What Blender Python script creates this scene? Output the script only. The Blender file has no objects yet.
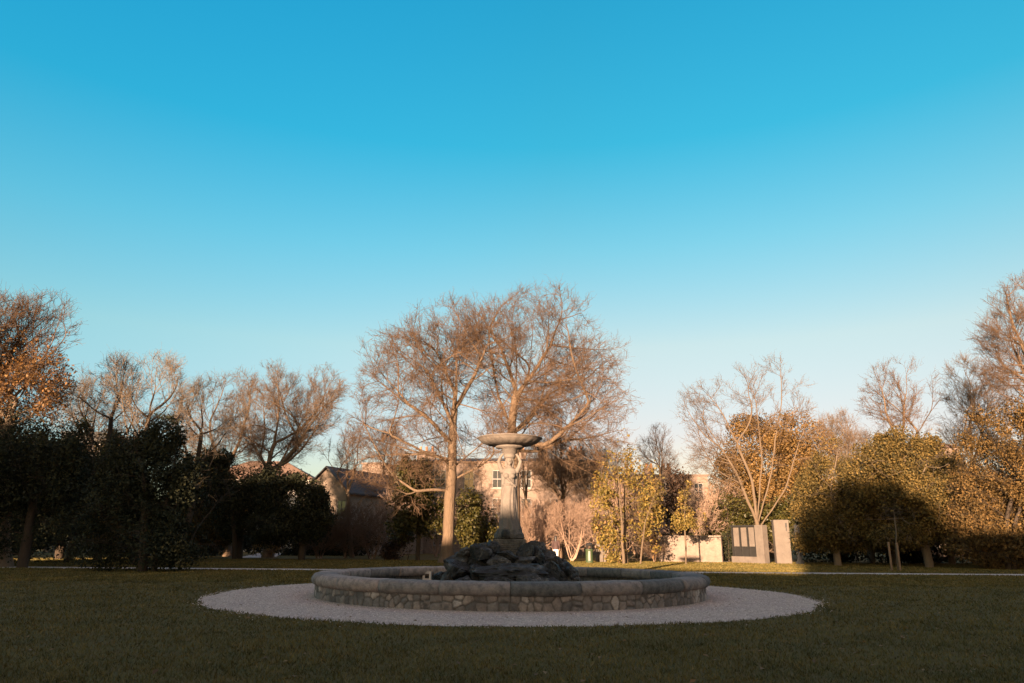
import bpy, bmesh, math, random
import numpy as np
from mathutils import Vector, Matrix, noise

# ------------------------------------------------------------------ camera, sky, sun, exposure
SC = bpy.context.scene
COL = SC.collection
CAMY, CAMH, LENS = -19.6, 1.3, 25.0
FPX = LENS / 36 * 1024
TILT = math.atan((542 - 341.5) / FPX)
ROLL = math.radians(0.36)
RM = Matrix.Rotation(math.pi / 2 + TILT, 3, 'X') @ Matrix.Rotation(ROLL, 3, 'Z')
cam_d = bpy.data.cameras.new('camera')
cam = bpy.data.objects.new('camera', cam_d)
COL.objects.link(cam)
cam_d.lens, cam_d.sensor_width = LENS, 36
cam_d.clip_end = 3000
cam.matrix_world = Matrix.Translation((0, CAMY, CAMH)) @ RM.to_4x4()
SC.camera = cam

SUN_EL, SUN_AZ = math.radians(6.0), math.radians(21)      # light travels forward and 21 deg to the right
SDIR = Vector((math.sin(SUN_AZ) * math.cos(SUN_EL), math.cos(SUN_AZ) * math.cos(SUN_EL), -math.sin(SUN_EL)))
world = bpy.data.worlds.new('World')
SC.world = world
world.use_nodes = True
wn, wl = world.node_tree.nodes, world.node_tree.links
wn.clear()
w_out = wn.new('ShaderNodeOutputWorld')
w_bg = wn.new('ShaderNodeBackground')
w_bg.inputs[1].default_value = 0.15
w_sky = wn.new('ShaderNodeTexSky')
w_sky.sky_type = 'NISHITA'
w_sky.sun_disc = False
w_sky.sun_elevation = SUN_EL
w_sky.sun_rotation = math.pi + SUN_AZ
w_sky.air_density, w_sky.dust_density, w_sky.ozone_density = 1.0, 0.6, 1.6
w_geo = wn.new('ShaderNodeTexCoord')
w_sep = wn.new('ShaderNodeSeparateXYZ')
w_ramp = wn.new('ShaderNodeValToRGB')
w_mul = wn.new('ShaderNodeMix')
w_mul.data_type, w_mul.blend_type = 'RGBA', 'MULTIPLY'
w_mul.inputs[0].default_value = 1
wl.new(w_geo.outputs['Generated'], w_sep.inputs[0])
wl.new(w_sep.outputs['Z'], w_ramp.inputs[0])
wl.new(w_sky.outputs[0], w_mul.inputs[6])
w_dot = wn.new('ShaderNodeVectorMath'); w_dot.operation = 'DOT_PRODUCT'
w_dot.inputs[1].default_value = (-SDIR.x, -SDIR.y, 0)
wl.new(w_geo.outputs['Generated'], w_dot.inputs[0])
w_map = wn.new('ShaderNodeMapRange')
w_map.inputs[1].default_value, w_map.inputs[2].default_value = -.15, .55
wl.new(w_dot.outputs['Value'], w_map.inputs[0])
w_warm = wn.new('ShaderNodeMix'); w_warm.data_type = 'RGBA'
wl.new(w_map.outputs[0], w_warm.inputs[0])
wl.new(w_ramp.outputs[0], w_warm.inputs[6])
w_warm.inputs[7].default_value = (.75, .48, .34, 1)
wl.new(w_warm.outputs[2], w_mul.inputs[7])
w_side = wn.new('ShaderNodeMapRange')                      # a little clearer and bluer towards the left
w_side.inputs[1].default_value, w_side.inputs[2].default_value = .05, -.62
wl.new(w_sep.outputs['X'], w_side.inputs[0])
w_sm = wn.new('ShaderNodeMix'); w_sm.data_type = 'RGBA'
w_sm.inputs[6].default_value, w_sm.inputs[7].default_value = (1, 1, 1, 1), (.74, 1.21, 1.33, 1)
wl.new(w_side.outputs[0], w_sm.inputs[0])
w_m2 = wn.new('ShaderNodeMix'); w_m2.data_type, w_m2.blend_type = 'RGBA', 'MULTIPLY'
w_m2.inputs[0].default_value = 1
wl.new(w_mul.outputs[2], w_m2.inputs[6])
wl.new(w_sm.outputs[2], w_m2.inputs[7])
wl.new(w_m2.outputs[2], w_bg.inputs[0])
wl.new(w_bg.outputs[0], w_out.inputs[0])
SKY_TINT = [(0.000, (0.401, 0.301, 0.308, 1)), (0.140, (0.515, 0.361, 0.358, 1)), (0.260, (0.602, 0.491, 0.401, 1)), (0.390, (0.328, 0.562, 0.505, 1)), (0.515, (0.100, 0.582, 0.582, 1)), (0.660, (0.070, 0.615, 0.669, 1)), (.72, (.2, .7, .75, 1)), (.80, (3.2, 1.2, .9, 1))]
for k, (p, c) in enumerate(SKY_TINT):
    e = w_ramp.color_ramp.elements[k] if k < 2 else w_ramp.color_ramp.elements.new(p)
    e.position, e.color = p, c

sun_d = bpy.data.lights.new('sun', 'SUN')
sun_d.energy, sun_d.angle, sun_d.color = 5.0, math.radians(0.5), (1.0, 0.69, 0.44)
sun = bpy.data.objects.new('sun', sun_d)
COL.objects.link(sun)
sun.rotation_euler = SDIR.to_track_quat('-Z', 'Y').to_euler()
sun.location = (-20, -60, 30)
SC.view_settings.view_transform = 'Standard'
SC.view_settings.look = 'None'
SC.view_settings.exposure = 1.95
SC.view_settings.gamma = 1
SC.cycles.max_bounces = 5
SC.cycles.diffuse_bounces = 3
SC.cycles.transmission_bounces = 4
SC.cycles.transparent_max_bounces = 4

# ------------------------------------------------------------------ picture <-> place
def ray(px, py):
    return RM @ Vector(((px - 512) / FPX, (341.5 - py) / FPX, -1))
def W(px, d, py):
    """the point d metres ahead of the camera that the photo shows at px, py"""
    r = ray(px, py)
    s = d / r.y
    return Vector((r.x * s, CAMY + d, CAMH + r.z * s))
def G(px, py):
    r = ray(px, py)
    s = -CAMH / r.z
    return Vector((r.x * s, CAMY + r.y * s, 0))
def base(px, d):
    p = W(px, d, 542 + 767 * CAMH / d * .96)
    p.z = 0
    return p
def ppm(d):
    return FPX / math.cos(TILT) / d

# ------------------------------------------------------------------ object helpers
def tag(o, label=None, cat=None, group=None, kind=None):
    if label: o['label'] = label
    if cat: o['category'] = cat
    if group: o['group'] = group
    if kind: o['kind'] = kind
    return o
def empty(name, loc=(0, 0, 0), rz=0, label=None, cat=None, group=None):
    o = bpy.data.objects.new(name, None)
    COL.objects.link(o)
    o.location = loc
    o.rotation_euler = (0, 0, rz)
    o.empty_display_size = .3
    return tag(o, label, cat, group)
def link_mesh(name, me, mat=None, parent=None, smooth=False):
    if mat and not me.materials: me.materials.append(mat)
    if smooth:
        me.polygons.foreach_set('use_smooth', np.ones(len(me.polygons), bool))
    o = bpy.data.objects.new(name, me)
    COL.objects.link(o)
    if parent: o.parent = parent
    return o
def mesh_np(name, verts, *faces):
    """verts (n,3); faces: arrays (m,k) of vertex indices"""
    me = bpy.data.meshes.new(name)
    me.vertices.add(len(verts))
    me.vertices.foreach_set('co', np.asarray(verts, np.float32).ravel())
    idx = np.concatenate([np.asarray(f).ravel() for f in faces]).astype(np.int32)
    cnt = np.concatenate([np.full(len(f), np.asarray(f).shape[1]) for f in faces])
    me.loops.add(len(idx))
    me.loops.foreach_set('vertex_index', idx)
    me.polygons.add(len(cnt))
    me.polygons.foreach_set('loop_start', np.concatenate([[0], np.cumsum(cnt)[:-1]]).astype(np.int32))
    me.update(calc_edges=True)
    me.validate()
    return me
def obj_bm(name, bm, mat, parent=None, smooth=False):
    bmesh.ops.recalc_face_normals(bm, faces=bm.faces[:])
    me = bpy.data.meshes.new(name)
    bm.to_mesh(me)
    bm.free()
    return link_mesh(name, me, mat, parent, smooth)
def box(bm, c, s, rz=0, bevel=0):
    m = Matrix.Translation(c) @ Matrix.Rotation(rz, 4, 'Z') @ Matrix.Diagonal((s[0], s[1], s[2], 1))
    r = bmesh.ops.create_cube(bm, size=1, matrix=m)
    if bevel:
        es = list({e for v in r['verts'] for e in v.link_edges})
        bmesh.ops.bevel(bm, geom=es, offset=bevel, segments=2, affect='EDGES', profile=.6)
def lathe(bm, prof, n=32, c=(0, 0, 0), cap=True):
    rings = []
    for r, z in prof:
        rings.append([bm.verts.new((c[0] + r * math.cos(2 * math.pi * k / n), c[1] + r * math.sin(2 * math.pi * k / n), c[2] + z)) for k in range(n)])
    for a, b in zip(rings, rings[1:]):
        for k in range(n):
            bm.faces.new((a[k], a[(k + 1) % n], b[(k + 1) % n], b[k]))
    if cap:
        bm.faces.new(rings[0][::-1])
        bm.faces.new(rings[-1])
    return rings
def loft(bm, pts, rads, n=12, cap=True):
    """tube through pts; rads scalar or (rx, ry)"""
    pts = [Vector(p) for p in pts]
    rings = []
    for i, p in enumerate(pts):
        t = (pts[min(i + 1, len(pts) - 1)] - pts[max(i - 1, 0)]).normalized()
        ref = Vector((0, 1, 0)) if abs(t.y) < .9 else Vector((0, 0, 1))
        u = t.cross(ref).normalized()
        v = u.cross(t).normalized()
        rx, ry = rads[i] if isinstance(rads[i], (tuple, list)) else (rads[i], rads[i])
        rings.append([bm.verts.new(p + u * rx * math.cos(2 * math.pi * k / n) + v * ry * math.sin(2 * math.pi * k / n)) for k in range(n)])
    for a, b in zip(rings, rings[1:]):
        for k in range(n):
            bm.faces.new((a[k], a[(k + 1) % n], b[(k + 1) % n], b[k]))
    if cap:
        bm.faces.new(rings[0][::-1])
        bm.faces.new(rings[-1])
    return rings
def ball(bm, c, r, sub=3):
    bmesh.ops.create_icosphere(bm, subdivisions=sub, radius=1, matrix=Matrix.Translation(c) @ Matrix.Diagonal((*(r if isinstance(r, (tuple, list)) else (r, r, r)), 1)))
def remeshed(name, bm, voxel, mat, parent, smooth_it=2):
    bmesh.ops.recalc_face_normals(bm, faces=bm.faces[:])
    me = bpy.data.meshes.new('tmp')
    bm.to_mesh(me)
    bm.free()
    o = bpy.data.objects.new('tmp', me)
    COL.objects.link(o)
    m = o.modifiers.new('r', 'REMESH')
    m.mode, m.voxel_size = 'VOXEL', voxel
    if smooth_it:
        s = o.modifiers.new('s', 'SMOOTH')
        s.factor, s.iterations = .5, smooth_it
    dg = bpy.context.evaluated_depsgraph_get()
    me2 = bpy.data.meshes.new_from_object(o.evaluated_get(dg))
    bpy.data.objects.remove(o)
    bpy.data.meshes.remove(me)
    me2.name = name
    me2.materials.clear()
    return link_mesh(name, me2, mat, parent, True)

# ------------------------------------------------------------------ materials
class NT:
    def __init__(s, name):
        s.m = bpy.data.materials.new(name)
        s.m.use_nodes = True
        s.t = s.m.node_tree
        s.b = s.t.nodes['Principled BSDF']
        s.out = s.t.nodes['Material Output']
    def n(s, ty, **kw):
        x = s.t.nodes.new('ShaderNode' + ty)
        for k, v in kw.items():
            if k in x.inputs: s.put(x.inputs[k], v)
            else: setattr(x, k, v)
        return x
    def put(s, sock, v):
        if isinstance(v, bpy.types.NodeSocket): s.t.links.new(v, sock)
        else: sock.default_value = v
    def set(s, **kw):
        for k, v in kw.items():
            s.put(s.b.inputs[k.replace('_', ' ')], v)
    def obj(s): return s.n('TexCoord').outputs['Object']
    def pos(s): return s.n('NewGeometry').outputs['Position']
    def noise(s, vec, scale, detail=5, rough=.6):
        x = s.n('TexNoise', Scale=scale, Detail=detail, Roughness=rough)
        s.put(x.inputs['Vector'], vec)
        return x.outputs['Fac']
    def ramp(s, fac, stops):
        r = s.n('ValToRGB')
        s.put(r.inputs[0], fac)
        for k, (p, c) in enumerate(stops):
            e = r.color_ramp.elements[k] if k < 2 else r.color_ramp.elements.new(p)
            e.position, e.color = p, (*c, 1) if len(c) == 3 else c
        return r.outputs[0]
    def mix(s, f, a, b, blend='MIX'):
        x = s.n('Mix', data_type='RGBA', blend_type=blend)
        s.put(x.inputs[0], f)
        s.put(x.inputs[6], a if not isinstance(a, tuple) else (*a, 1)[:4])
        s.put(x.inputs[7], b if not isinstance(b, tuple) else (*b, 1)[:4])
        return x.outputs[2]
    def math(s, op, a, b=0.0):
        x = s.n('Math', operation=op)
        s.put(x.inputs[0], a)
        s.put(x.inputs[1], b)
        return x.outputs[0]
    def bump(s, h, strength=.5, dist=.02):
        x = s.n('Bump', Strength=strength, Distance=dist)
        s.put(x.inputs['Height'], h)
        s.put(s.b.inputs['Normal'], x.outputs[0])
def bark_mat(name, c1, c2, scale=6):
    t = NT(name)
    mp = t.n('Mapping', Scale=(1, 1, .25))
    t.put(mp.inputs[0], t.obj())
    f = t.noise(mp.outputs[0], scale, 6, .7)
    g = t.noise(t.obj(), scale * .12, 2)
    t.set(Base_Color=t.mix(g, t.ramp(f, [(.3, c1), (.7, c2)]), tuple(.75 * x for x in c2)), Roughness=.9)
    t.b.inputs['Specular IOR Level'].default_value = .2
    t.bump(f, 1.0, .07)
    return t.m
def leaf_mat(name, cols, trans=.25, rough=.6):
    t = NT(name)
    rnd = t.n('NewGeometry').outputs['Random Per Island']
    n = len(cols)
    col = t.ramp(rnd, [(k / (n - 1), c) for k, c in enumerate(cols)])
    big = t.noise(t.pos(), .7, 2)
    col = t.mix(t.ramp(big, [(.35, (0, 0, 0)), (.65, (1, 1, 1))]), t.mix(1.0, col, (.72, .74, .72), 'MULTIPLY'), col)
    t.set(Base_Color=col, Roughness=rough)
    t.b.inputs['Specular IOR Level'].default_value = .3
    tr = t.n('BsdfTranslucent')
    t.put(tr.inputs[0], col)
    ms = t.n('MixShader')
    ms.inputs[0].default_value = trans
    t.t.links.new(t.b.outputs[0], ms.inputs[1])
    t.t.links.new(tr.outputs[0], ms.inputs[2])
    t.t.links.new(ms.outputs[0], t.out.inputs[0])
    return t.m
def stone_mat(name, c1, c2, c3, scale=3, bump=.5, dark=None):
    t = NT(name)
    o = t.obj()
    a = t.noise(o, scale, 8, .65)
    b = t.noise(o, scale * 5, 6, .7)
    col = t.mix(t.ramp(b, [(.35, (0, 0, 0)), (.7, (1, 1, 1))]), t.ramp(a, [(.32, c1), (.5, c2), (.68, c3)]), c2)
    if dark:
        d = t.noise(o, scale * 1.7, 7, .72)
        col = t.mix(t.ramp(d, [(.42, (0, 0, 0)), (.72, (1, 1, 1))]), col, dark)
    t.set(Base_Color=col, Roughness=.9)
    t.b.inputs['Specular IOR Level'].default_value = .25
    t.bump(b, bump, .03)
    return t.m
def flat_mat(name, c, rough=.7, metal=0, var=.15):
    t = NT(name)
    f = t.noise(t.obj(), 4, 5, .65)
    t.set(Base_Color=t.ramp(f, [(.3, tuple(x * (1 - var) for x in c)), (.7, tuple(min(1, x * (1 + var)) for x in c))]), Roughness=rough, Metallic=metal)
    return t.m

M = {}
M['bark_tan'] = bark_mat('bark_tan', (.065, .046, .033), (.215, .148, .10), 9)
M['twig_red'] = bark_mat('twig_red', (.082, .052, .036), (.195, .122, .076))
M['bark_grey'] = bark_mat('bark_grey', (.10, .075, .055), (.24, .18, .13))
M['twig_grey'] = bark_mat('twig_grey', (.10, .066, .045), (.22, .15, .10))
M['bark_pale'] = bark_mat('bark_pale', (.095, .068, .047), (.19, .138, .096))
M['bark_dark'] = bark_mat('bark_dark', (.03, .022, .017), (.075, .055, .04))
M['twig_pink'] = bark_mat('twig_pink', (.26, .16, .115), (.46, .32, .24))
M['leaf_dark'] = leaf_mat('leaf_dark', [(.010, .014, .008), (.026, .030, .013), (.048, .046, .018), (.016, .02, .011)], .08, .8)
M['leaf_holly'] = leaf_mat('leaf_holly', [(.03, .034, .01), (.09, .075, .018), (.05, .05, .014), (.13, .10, .028)], .2, .45)
M['leaf_yellow'] = leaf_mat('leaf_yellow', [(.13, .105, .025), (.26, .19, .045), (.34, .22, .06), (.17, .14, .035), (.28, .15, .065)], .3)
M['leaf_gold'] = leaf_mat('leaf_gold', [(.15, .085, .028), (.26, .15, .05), (.31, .185, .068), (.14, .09, .03)], .25)
M['leaf_olive'] = leaf_mat('leaf_olive', [(.038, .034, .013), (.12, .087, .026), (.23, .148, .044), (.068, .052, .018)], .2, .75)
M['leaf_brown'] = leaf_mat('leaf_brown', [(.20, .10, .03), (.30, .15, .05), (.14, .065, .02), (.32, .19, .07)], .35)
M['leaf_rust'] = leaf_mat('leaf_rust', [(.045, .03, .012), (.14, .085, .028), (.22, .125, .042), (.08, .055, .02)], .2, .75)
M['leaf_purple'] = leaf_mat('leaf_purple', [(.03, .02, .016), (.06, .036, .026), (.09, .05, .03)], .15)

# ------------------------------------------------------------------ trees
def wob(p, ph, s):
    """cheap smooth noise in -1..1 for arrays of points"""
    v = np.zeros(len(p))
    for k in range(4):
        a = ph[k]
        v += np.sin(p @ (a[:3] * s * (1 + .7 * k)) + a[3]) / (1 + .4 * k)
    return v / 2.2
def phases(rng):
    a = rng.normal(size=(4, 4))
    a[:, :3] /= np.linalg.norm(a[:, :3], axis=1, keepdims=True)
    a[:, 3] *= 10
    return a
def nrm(v):
    return v / np.maximum(np.linalg.norm(v, axis=-1, keepdims=True), 1e-9)
def in_lobes(lobes, n, rng, shell=.35):
    """points filling ellipsoids (c, r), denser to the outside"""
    lobes = [(np.array(c), np.array(r)) for c, r in lobes]
    w = np.array([r.prod() for c, r in lobes]) ** .68
    k = rng.choice(len(lobes), n, p=w / w.sum())
    C = np.array([c for c, r in lobes])[k]
    R = np.array([r for c, r in lobes])[k]
    d = nrm(rng.normal(size=(n, 3)))
    ph = phases(rng)
    rr = rng.random(n) ** shell * (1 + .16 * wob(d * 3 + k[:, None] * 3., ph, 1.3))
    return C + d * R * rr[:, None], d
def grow(seeds, par, attr, step, kill, rng, inertia=.45, up=.05, maxit=260, maxn=26000, jit=.10):
    pos = np.array(seeds, float)
    par = list(par)
    pd = np.zeros_like(pos)
    for i, p in enumerate(par):
        pd[i] = nrm(pos[i] - pos[p]) if p >= 0 else (0, 0, 1)
    last = np.zeros_like(pos)
    nch = np.zeros(len(pos), int)
    A = attr
    D = np.linalg.norm(A[:, None] - pos[None], axis=2)
    near, dist = D.argmin(1), D.min(1)
    for it in range(maxit):
        if len(A) == 0 or len(pos) > maxn: break
        acc = np.zeros_like(pos)
        np.add.at(acc, near, (A - pos[near]) / np.maximum(dist, 1e-6)[:, None])
        act = np.unique(near)
        d = nrm(acc[act]) + inertia * pd[act] + rng.normal(size=(len(act), 3)) * jit
        d[:, 2] += up
        d = nrm(d)
        ok = ((d * last[act]).sum(1) < .93) & (nch[act] < 3)
        if not ok.any(): break
        act, d = act[ok], d[ok]
        new = pos[act] + d * step
        last[act] = d
        nch[act] += 1
        i0 = len(pos)
        pos = np.vstack([pos, new])
        pd = np.vstack([pd, d])
        last = np.vstack([last, np.zeros_like(new)])
        nch = np.concatenate([nch, np.zeros(len(new), int)])
        par += act.tolist()
        D = np.linalg.norm(A[:, None] - new[None], axis=2)
        j = D.argmin(1)
        dj = D[np.arange(len(A)), j]
        b = dj < dist
        near = np.where(b, i0 + j, near)
        dist = np.where(b, dj, dist)
        keep = dist > kill
        A, near, dist = A[keep], near[keep], dist[keep]
    return pos, np.array(par), pd
def branch_out(seeds, par, lobes, rng, dens=1.0, step=.24, up=.03, lens=(9.5, 3.4, 1.4), spacing=(.85, .52, .40), angles=(60, 48, 42), droop=0.0):
    """limbs from the trunk, branches from the limbs, branchlets from the branches; each stops near the edge of the crown"""
    C = np.array([c for c, r in lobes]); R = np.array([r for c, r in lobes])
    def inside(p):
        return (1 - (((p[:, None] - C[None]) / R[None]) ** 2).sum(2)).max(1)
    pos = [np.array(seeds, float)]
    para = [np.array(par)]
    n = len(seeds)
    sd = np.zeros((n, 3)); sd[:] = (0, 0, 1)
    for i, p in enumerate(par):
        if p >= 0: sd[i] = nrm(pos[0][i] - pos[0][p])
    dirs = [sd]
    cand, cdir, crem = np.arange(n), sd, np.full(n, 99.)
    has = np.zeros(n, bool); has[[p for p in par if p >= 0]] = True
    tips = np.where(~has)[0]
    tot = n
    for lev in range(3):
        P = np.concatenate(pos)
        ok = (inside(P[cand]) > -.02) & (rng.random(len(cand)) < step / spacing[lev] * dens * (1.0 if lev else step / step))
        src, d0, rem = cand[ok], cdir[ok], crem[ok]
        m = len(src)
        a = np.radians(rng.normal(angles[lev], 10, m))
        side = nrm(np.cross(d0, rng.normal(size=(m, 3))))
        if lev == 0:
            side[:, 2] *= .6
            side = nrm(side)
        d = nrm(d0 * np.cos(a)[:, None] + side * np.sin(a)[:, None])
        L = np.minimum(lens[lev] * rng.uniform(.45, 1.05, m), rem * (.75 if lev else 1) * rng.uniform(.6, 1.2, m) + .35)
        if lev == 0:                                   # the trunks' own ends run on to the edge of the crown
            src = np.concatenate([src, tips]); d = np.concatenate([d, sd[tips]]); L = np.concatenate([L, np.full(len(tips), lens[0] * .8)])
            m = len(src)
        cur, prev = P[src].copy(), src.copy()
        bend = rng.normal(size=(m, 3)) * .03
        gone = np.zeros(m)
        nc, nd, nr = [], [], []
        k = 0
        alive = np.arange(m)
        while len(alive) and k < 60:
            st = step * (1.0, .85, .7)[lev]
            dd = d[alive] + bend[alive] + rng.normal(size=(len(alive), 3)) * (.07, .08, .09)[lev]
            dd[:, 2] += up - droop * (k / 12)
            d[alive] = nrm(dd)
            cur[alive] += d[alive] * st
            gone[alive] += st
            edge = inside(cur[alive])
            keep = (gone[alive] <= L[alive]) & ((edge > -.12) | (k < 2))
            alive = alive[keep]
            ids = np.arange(tot, tot + len(alive))
            pos.append(cur[alive].copy()); para.append(prev[alive].copy()); dirs.append(d[alive].copy())
            if k >= 1:
                nc.append(ids); nd.append(d[alive].copy()); nr.append(L[alive] - gone[alive])
            prev[alive] = ids
            tot += len(alive)
            k += 1
        if not nc: break
        cand, cdir, crem = np.concatenate(nc), np.concatenate(nd), np.concatenate(nr)
    return np.concatenate(pos), np.concatenate(para), np.concatenate(dirs)
def skeleton(pos, par, pd, rng, r_base, r_tip=.0065, twigs=1.6, twig_len=.8, twig_r=.0085, twig_up=.15, thin=.03, center=None):
    n = len(pos)
    L = np.zeros(n)
    has = np.zeros(n, bool)
    has[par[par >= 0]] = True
    L[~has] = 1
    for i in range(n - 1, 0, -1):
        if par[i] >= 0: L[par[i]] += L[i]
    e = math.log(max(L.max(), 3)) / math.log(r_base / r_tip)
    rad = r_tip * L ** (1 / e)
    sm = pos.copy()                                    # soften the zigzag of the growth steps
    chs = np.zeros((n, 3)); cn = np.zeros(n)
    best = np.full(n, -1); bl = np.zeros(n)
    for i in range(1, n):
        p = par[i]
        if p >= 0 and L[i] > bl[p]: best[p], bl[p] = i, L[i]
    for _ in range(2):
        m = (best >= 0) & (par >= 0)
        s2 = sm.copy()
        s2[m] = .5 * sm[m] + .25 * sm[par[m]] + .25 * sm[best[m]]
        sm = s2
    pos = sm
    if twigs > 0:
        c = np.where(rad < thin)[0]
        k = rng.poisson(twigs, len(c))
        src = np.repeat(c, k)
        P, Pa, R = [pos], [par], [rad]
        cen = pos.mean(0) if center is None else center
        d = nrm(pd[src] * .7 + rng.normal(size=(len(src), 3)) * .55 + nrm(pos[src] - cen) * .35 + np.array([0, 0, twig_up]))
        ln = twig_len * rng.uniform(.35, 1, len(src))
        prev, cur, tot = src, pos[src], n
        subs = []
        for s in range(3):
            d = nrm(d + rng.normal(size=d.shape) * .13 + np.array([0, 0, .05]))
            cur = cur + d * (ln / 3)[:, None]
            P.append(cur); Pa.append(prev); R.append(np.full(len(src), twig_r * (1 - .25 * s)))
            prev = np.arange(tot, tot + len(src))
            tot += len(src)
            q = rng.random(len(src)) < .8
            subs.append((prev[q], cur[q], d[q], ln[q]))
        for pi, cu, dd, l in subs:
            dd = nrm(dd * .6 + rng.normal(size=dd.shape) * .6)
            P.append(cu + dd * (l * .4)[:, None]); Pa.append(pi); R.append(np.full(len(pi), twig_r * .55))
            tot += len(pi)
        pos, par, rad = np.vstack(P), np.concatenate(Pa), np.concatenate(R)
    return pos, par, rad
def tubes(name, pos, par, rad, sel):
    """one mesh of tapered limbs for the nodes in sel"""
    n = len(pos)
    e = par >= 0
    dirn = np.zeros((n, 3))
    dirn[e] = nrm(pos[e] - pos[par[e]])
    dirn[~e] = (0, 0, 1)
    order = np.argsort(rad)
    main = np.full(n, -1)
    oe = order[par[order] >= 0]
    main[par[oe]] = oe
    tan = dirn.copy()
    m = main >= 0
    tan[m] = nrm(dirn[m] + dirn[main[m]])
    ref = nrm(np.array([.23, .31, .12]))
    V, F, off = [], [], 0
    cls = [(8, .05, 9), (5, .02, .05), (3, 0, .02)]
    for ns, lo, hi in cls:
        c = np.where(sel & e & (rad > lo) & (rad <= hi))[0]
        if not len(c): continue
        p = par[c]
        ismain = main[p] == c
        t0 = np.where(ismain[:, None], tan[p], dirn[c])
        r0 = np.where(ismain, np.minimum(rad[p], rad[c] * 1.6), rad[c] * 1.15)
        ang = np.arange(ns) * 2 * math.pi / ns
        def ring(P, T, R):
            u = nrm(np.cross(T, ref)); v = np.cross(T, u)
            return P[:, None] + R[:, None, None] * (u[:, None] * np.cos(ang)[None, :, None] + v[:, None] * np.sin(ang)[None, :, None])
        vv = np.concatenate([ring(pos[p], t0, r0), ring(pos[c], tan[c], rad[c])], 1)
        b = off + np.arange(len(c))[:, None] * 2 * ns
        k = np.arange(ns)[None]
        k2 = (k + 1) % ns
        F.append(np.stack([b + k, b + k2, b + ns + k2, b + ns + k], 2).reshape(-1, 4))
        V.append(vv.reshape(-1, 3))
        off += len(c) * 2 * ns
    return mesh_np(name, np.concatenate(V), np.concatenate(F))
def polyline(pts, step):
    out, par = [], []
    pts = [np.array(p, float) for p in pts]
    out.append(pts[0])
    for a, b in zip(pts, pts[1:]):
        k = max(1, int(np.linalg.norm(b - a) / step))
        for s in range(1, k + 1):
            out.append(a + (b - a) * s / k)
    return out
def leaves(name, pts, outd, size, rng, aspect=.55, up=.25, droop=.1):
    n = len(pts)
    sz = size * rng.uniform(.6, 1.3, n)[:, None]
    nor = nrm(outd * .5 + rng.normal(size=(n, 3)) * .7 + np.array([0, 0, up]))
    a = nrm(np.cross(nor, rng.normal(size=(n, 3))))
    a[:, 2] -= droop
    a = nrm(a)
    b = nrm(np.cross(nor, a))
    fold = nor * sz * .12
    v = np.stack([pts - a * sz * .5, pts + b * sz * aspect * .5 + fold - a * sz * .08, pts + a * sz * .5, pts - b * sz * aspect * .5 + fold - a * sz * .08], 1).reshape(-1, 3)
    f = np.arange(n * 4).reshape(n, 4)
    return mesh_np(name, v, f)

GT = 'trees and shrubs around the lawn'
def lobes_px(blobs, d, b, deep=.85):
    out = []
    s = ppm(d)
    for blob in blobs:
        cx, cy, rx, ry = blob[:4]
        dd = d + (blob[4] if len(blob) > 4 else 0)
        c = W(cx, dd, cy) - b
        s = ppm(dd)
        out.append((tuple(c), (rx / s, max(rx, ry) * deep / s, ry / s)))
    return out
def bare_tree(name, label, px, d, trunks, blobs, seed, r_base, n_attr, bark='bark_tan', twig='twig_red', step=.26, kill=.34,
              twigs=1.6, twig_len=.8, twig_r=.0085, up=.05, cat='bare tree', group='bare winter trees', trunk_thr=.034, deep=.85, dens=1.12, lens=(9.5, 3.4, 1.4), bdroop=0.0):
    """trunks: lists of (px, py, depth offset) from the ground up; each after the first forks from the first one's nodes"""
    rng = np.random.default_rng(seed)
    b = base(px, d)
    root = empty(name, b, 0, label, cat, group)
    pts, par = [], []
    for t, tr in enumerate(trunks):
        line = [np.array(W(x, d + dz, y) - b) for x, y, dz in tr]
        if t == 0:
            line[0] = np.zeros(3) - np.array([0, 0, .15])
        pl = polyline(line, step)
        j0 = -1
        if t > 0:
            j0 = int(np.argmin([np.linalg.norm(q - pl[0]) for q in pts]))
            pl = polyline([pts[j0]] + line, step)[1:]
        for k, q in enumerate(pl):
            q = q + rng.normal(size=3) * .03
            par.append(j0 if k == 0 else len(pts) - 1)
            pts.append(q)
    L = [(c, tuple(1.1 * q for q in r)) for c, r in lobes_px(blobs, d, b, deep)]
    pos, par, pd = branch_out(pts, par, L, rng, dens, up=up, lens=lens, droop=bdroop)
    pos, par, rad = skeleton(pos, par, pd, rng, r_base, twigs=twigs, twig_len=twig_len, twig_r=twig_r)
    rad = rad * (1 + .55 * np.exp(-np.maximum(pos[:, 2], 0) / .45) * (rad > .08))
    th = rad > trunk_thr
    link_mesh('trunk', tubes('trunk', pos, par, rad, th), M[bark], root, True)
    link_mesh('crown', tubes('crown', pos, par, rad, ~th), M[twig], root, True)
    root['_n'] = len(pos)
    return root, pos, rad, b
def sublobes(L, rng, k=8):
    out = list(L)
    for c, r in L:
        c, r = np.array(c), np.array(r)
        for _ in range(k):
            d = nrm(rng.normal(size=3))
            out.append((tuple(c + d * r * rng.uniform(.65, 1.0)), tuple(r * rng.uniform(.2, .42))))
    return out
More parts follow.
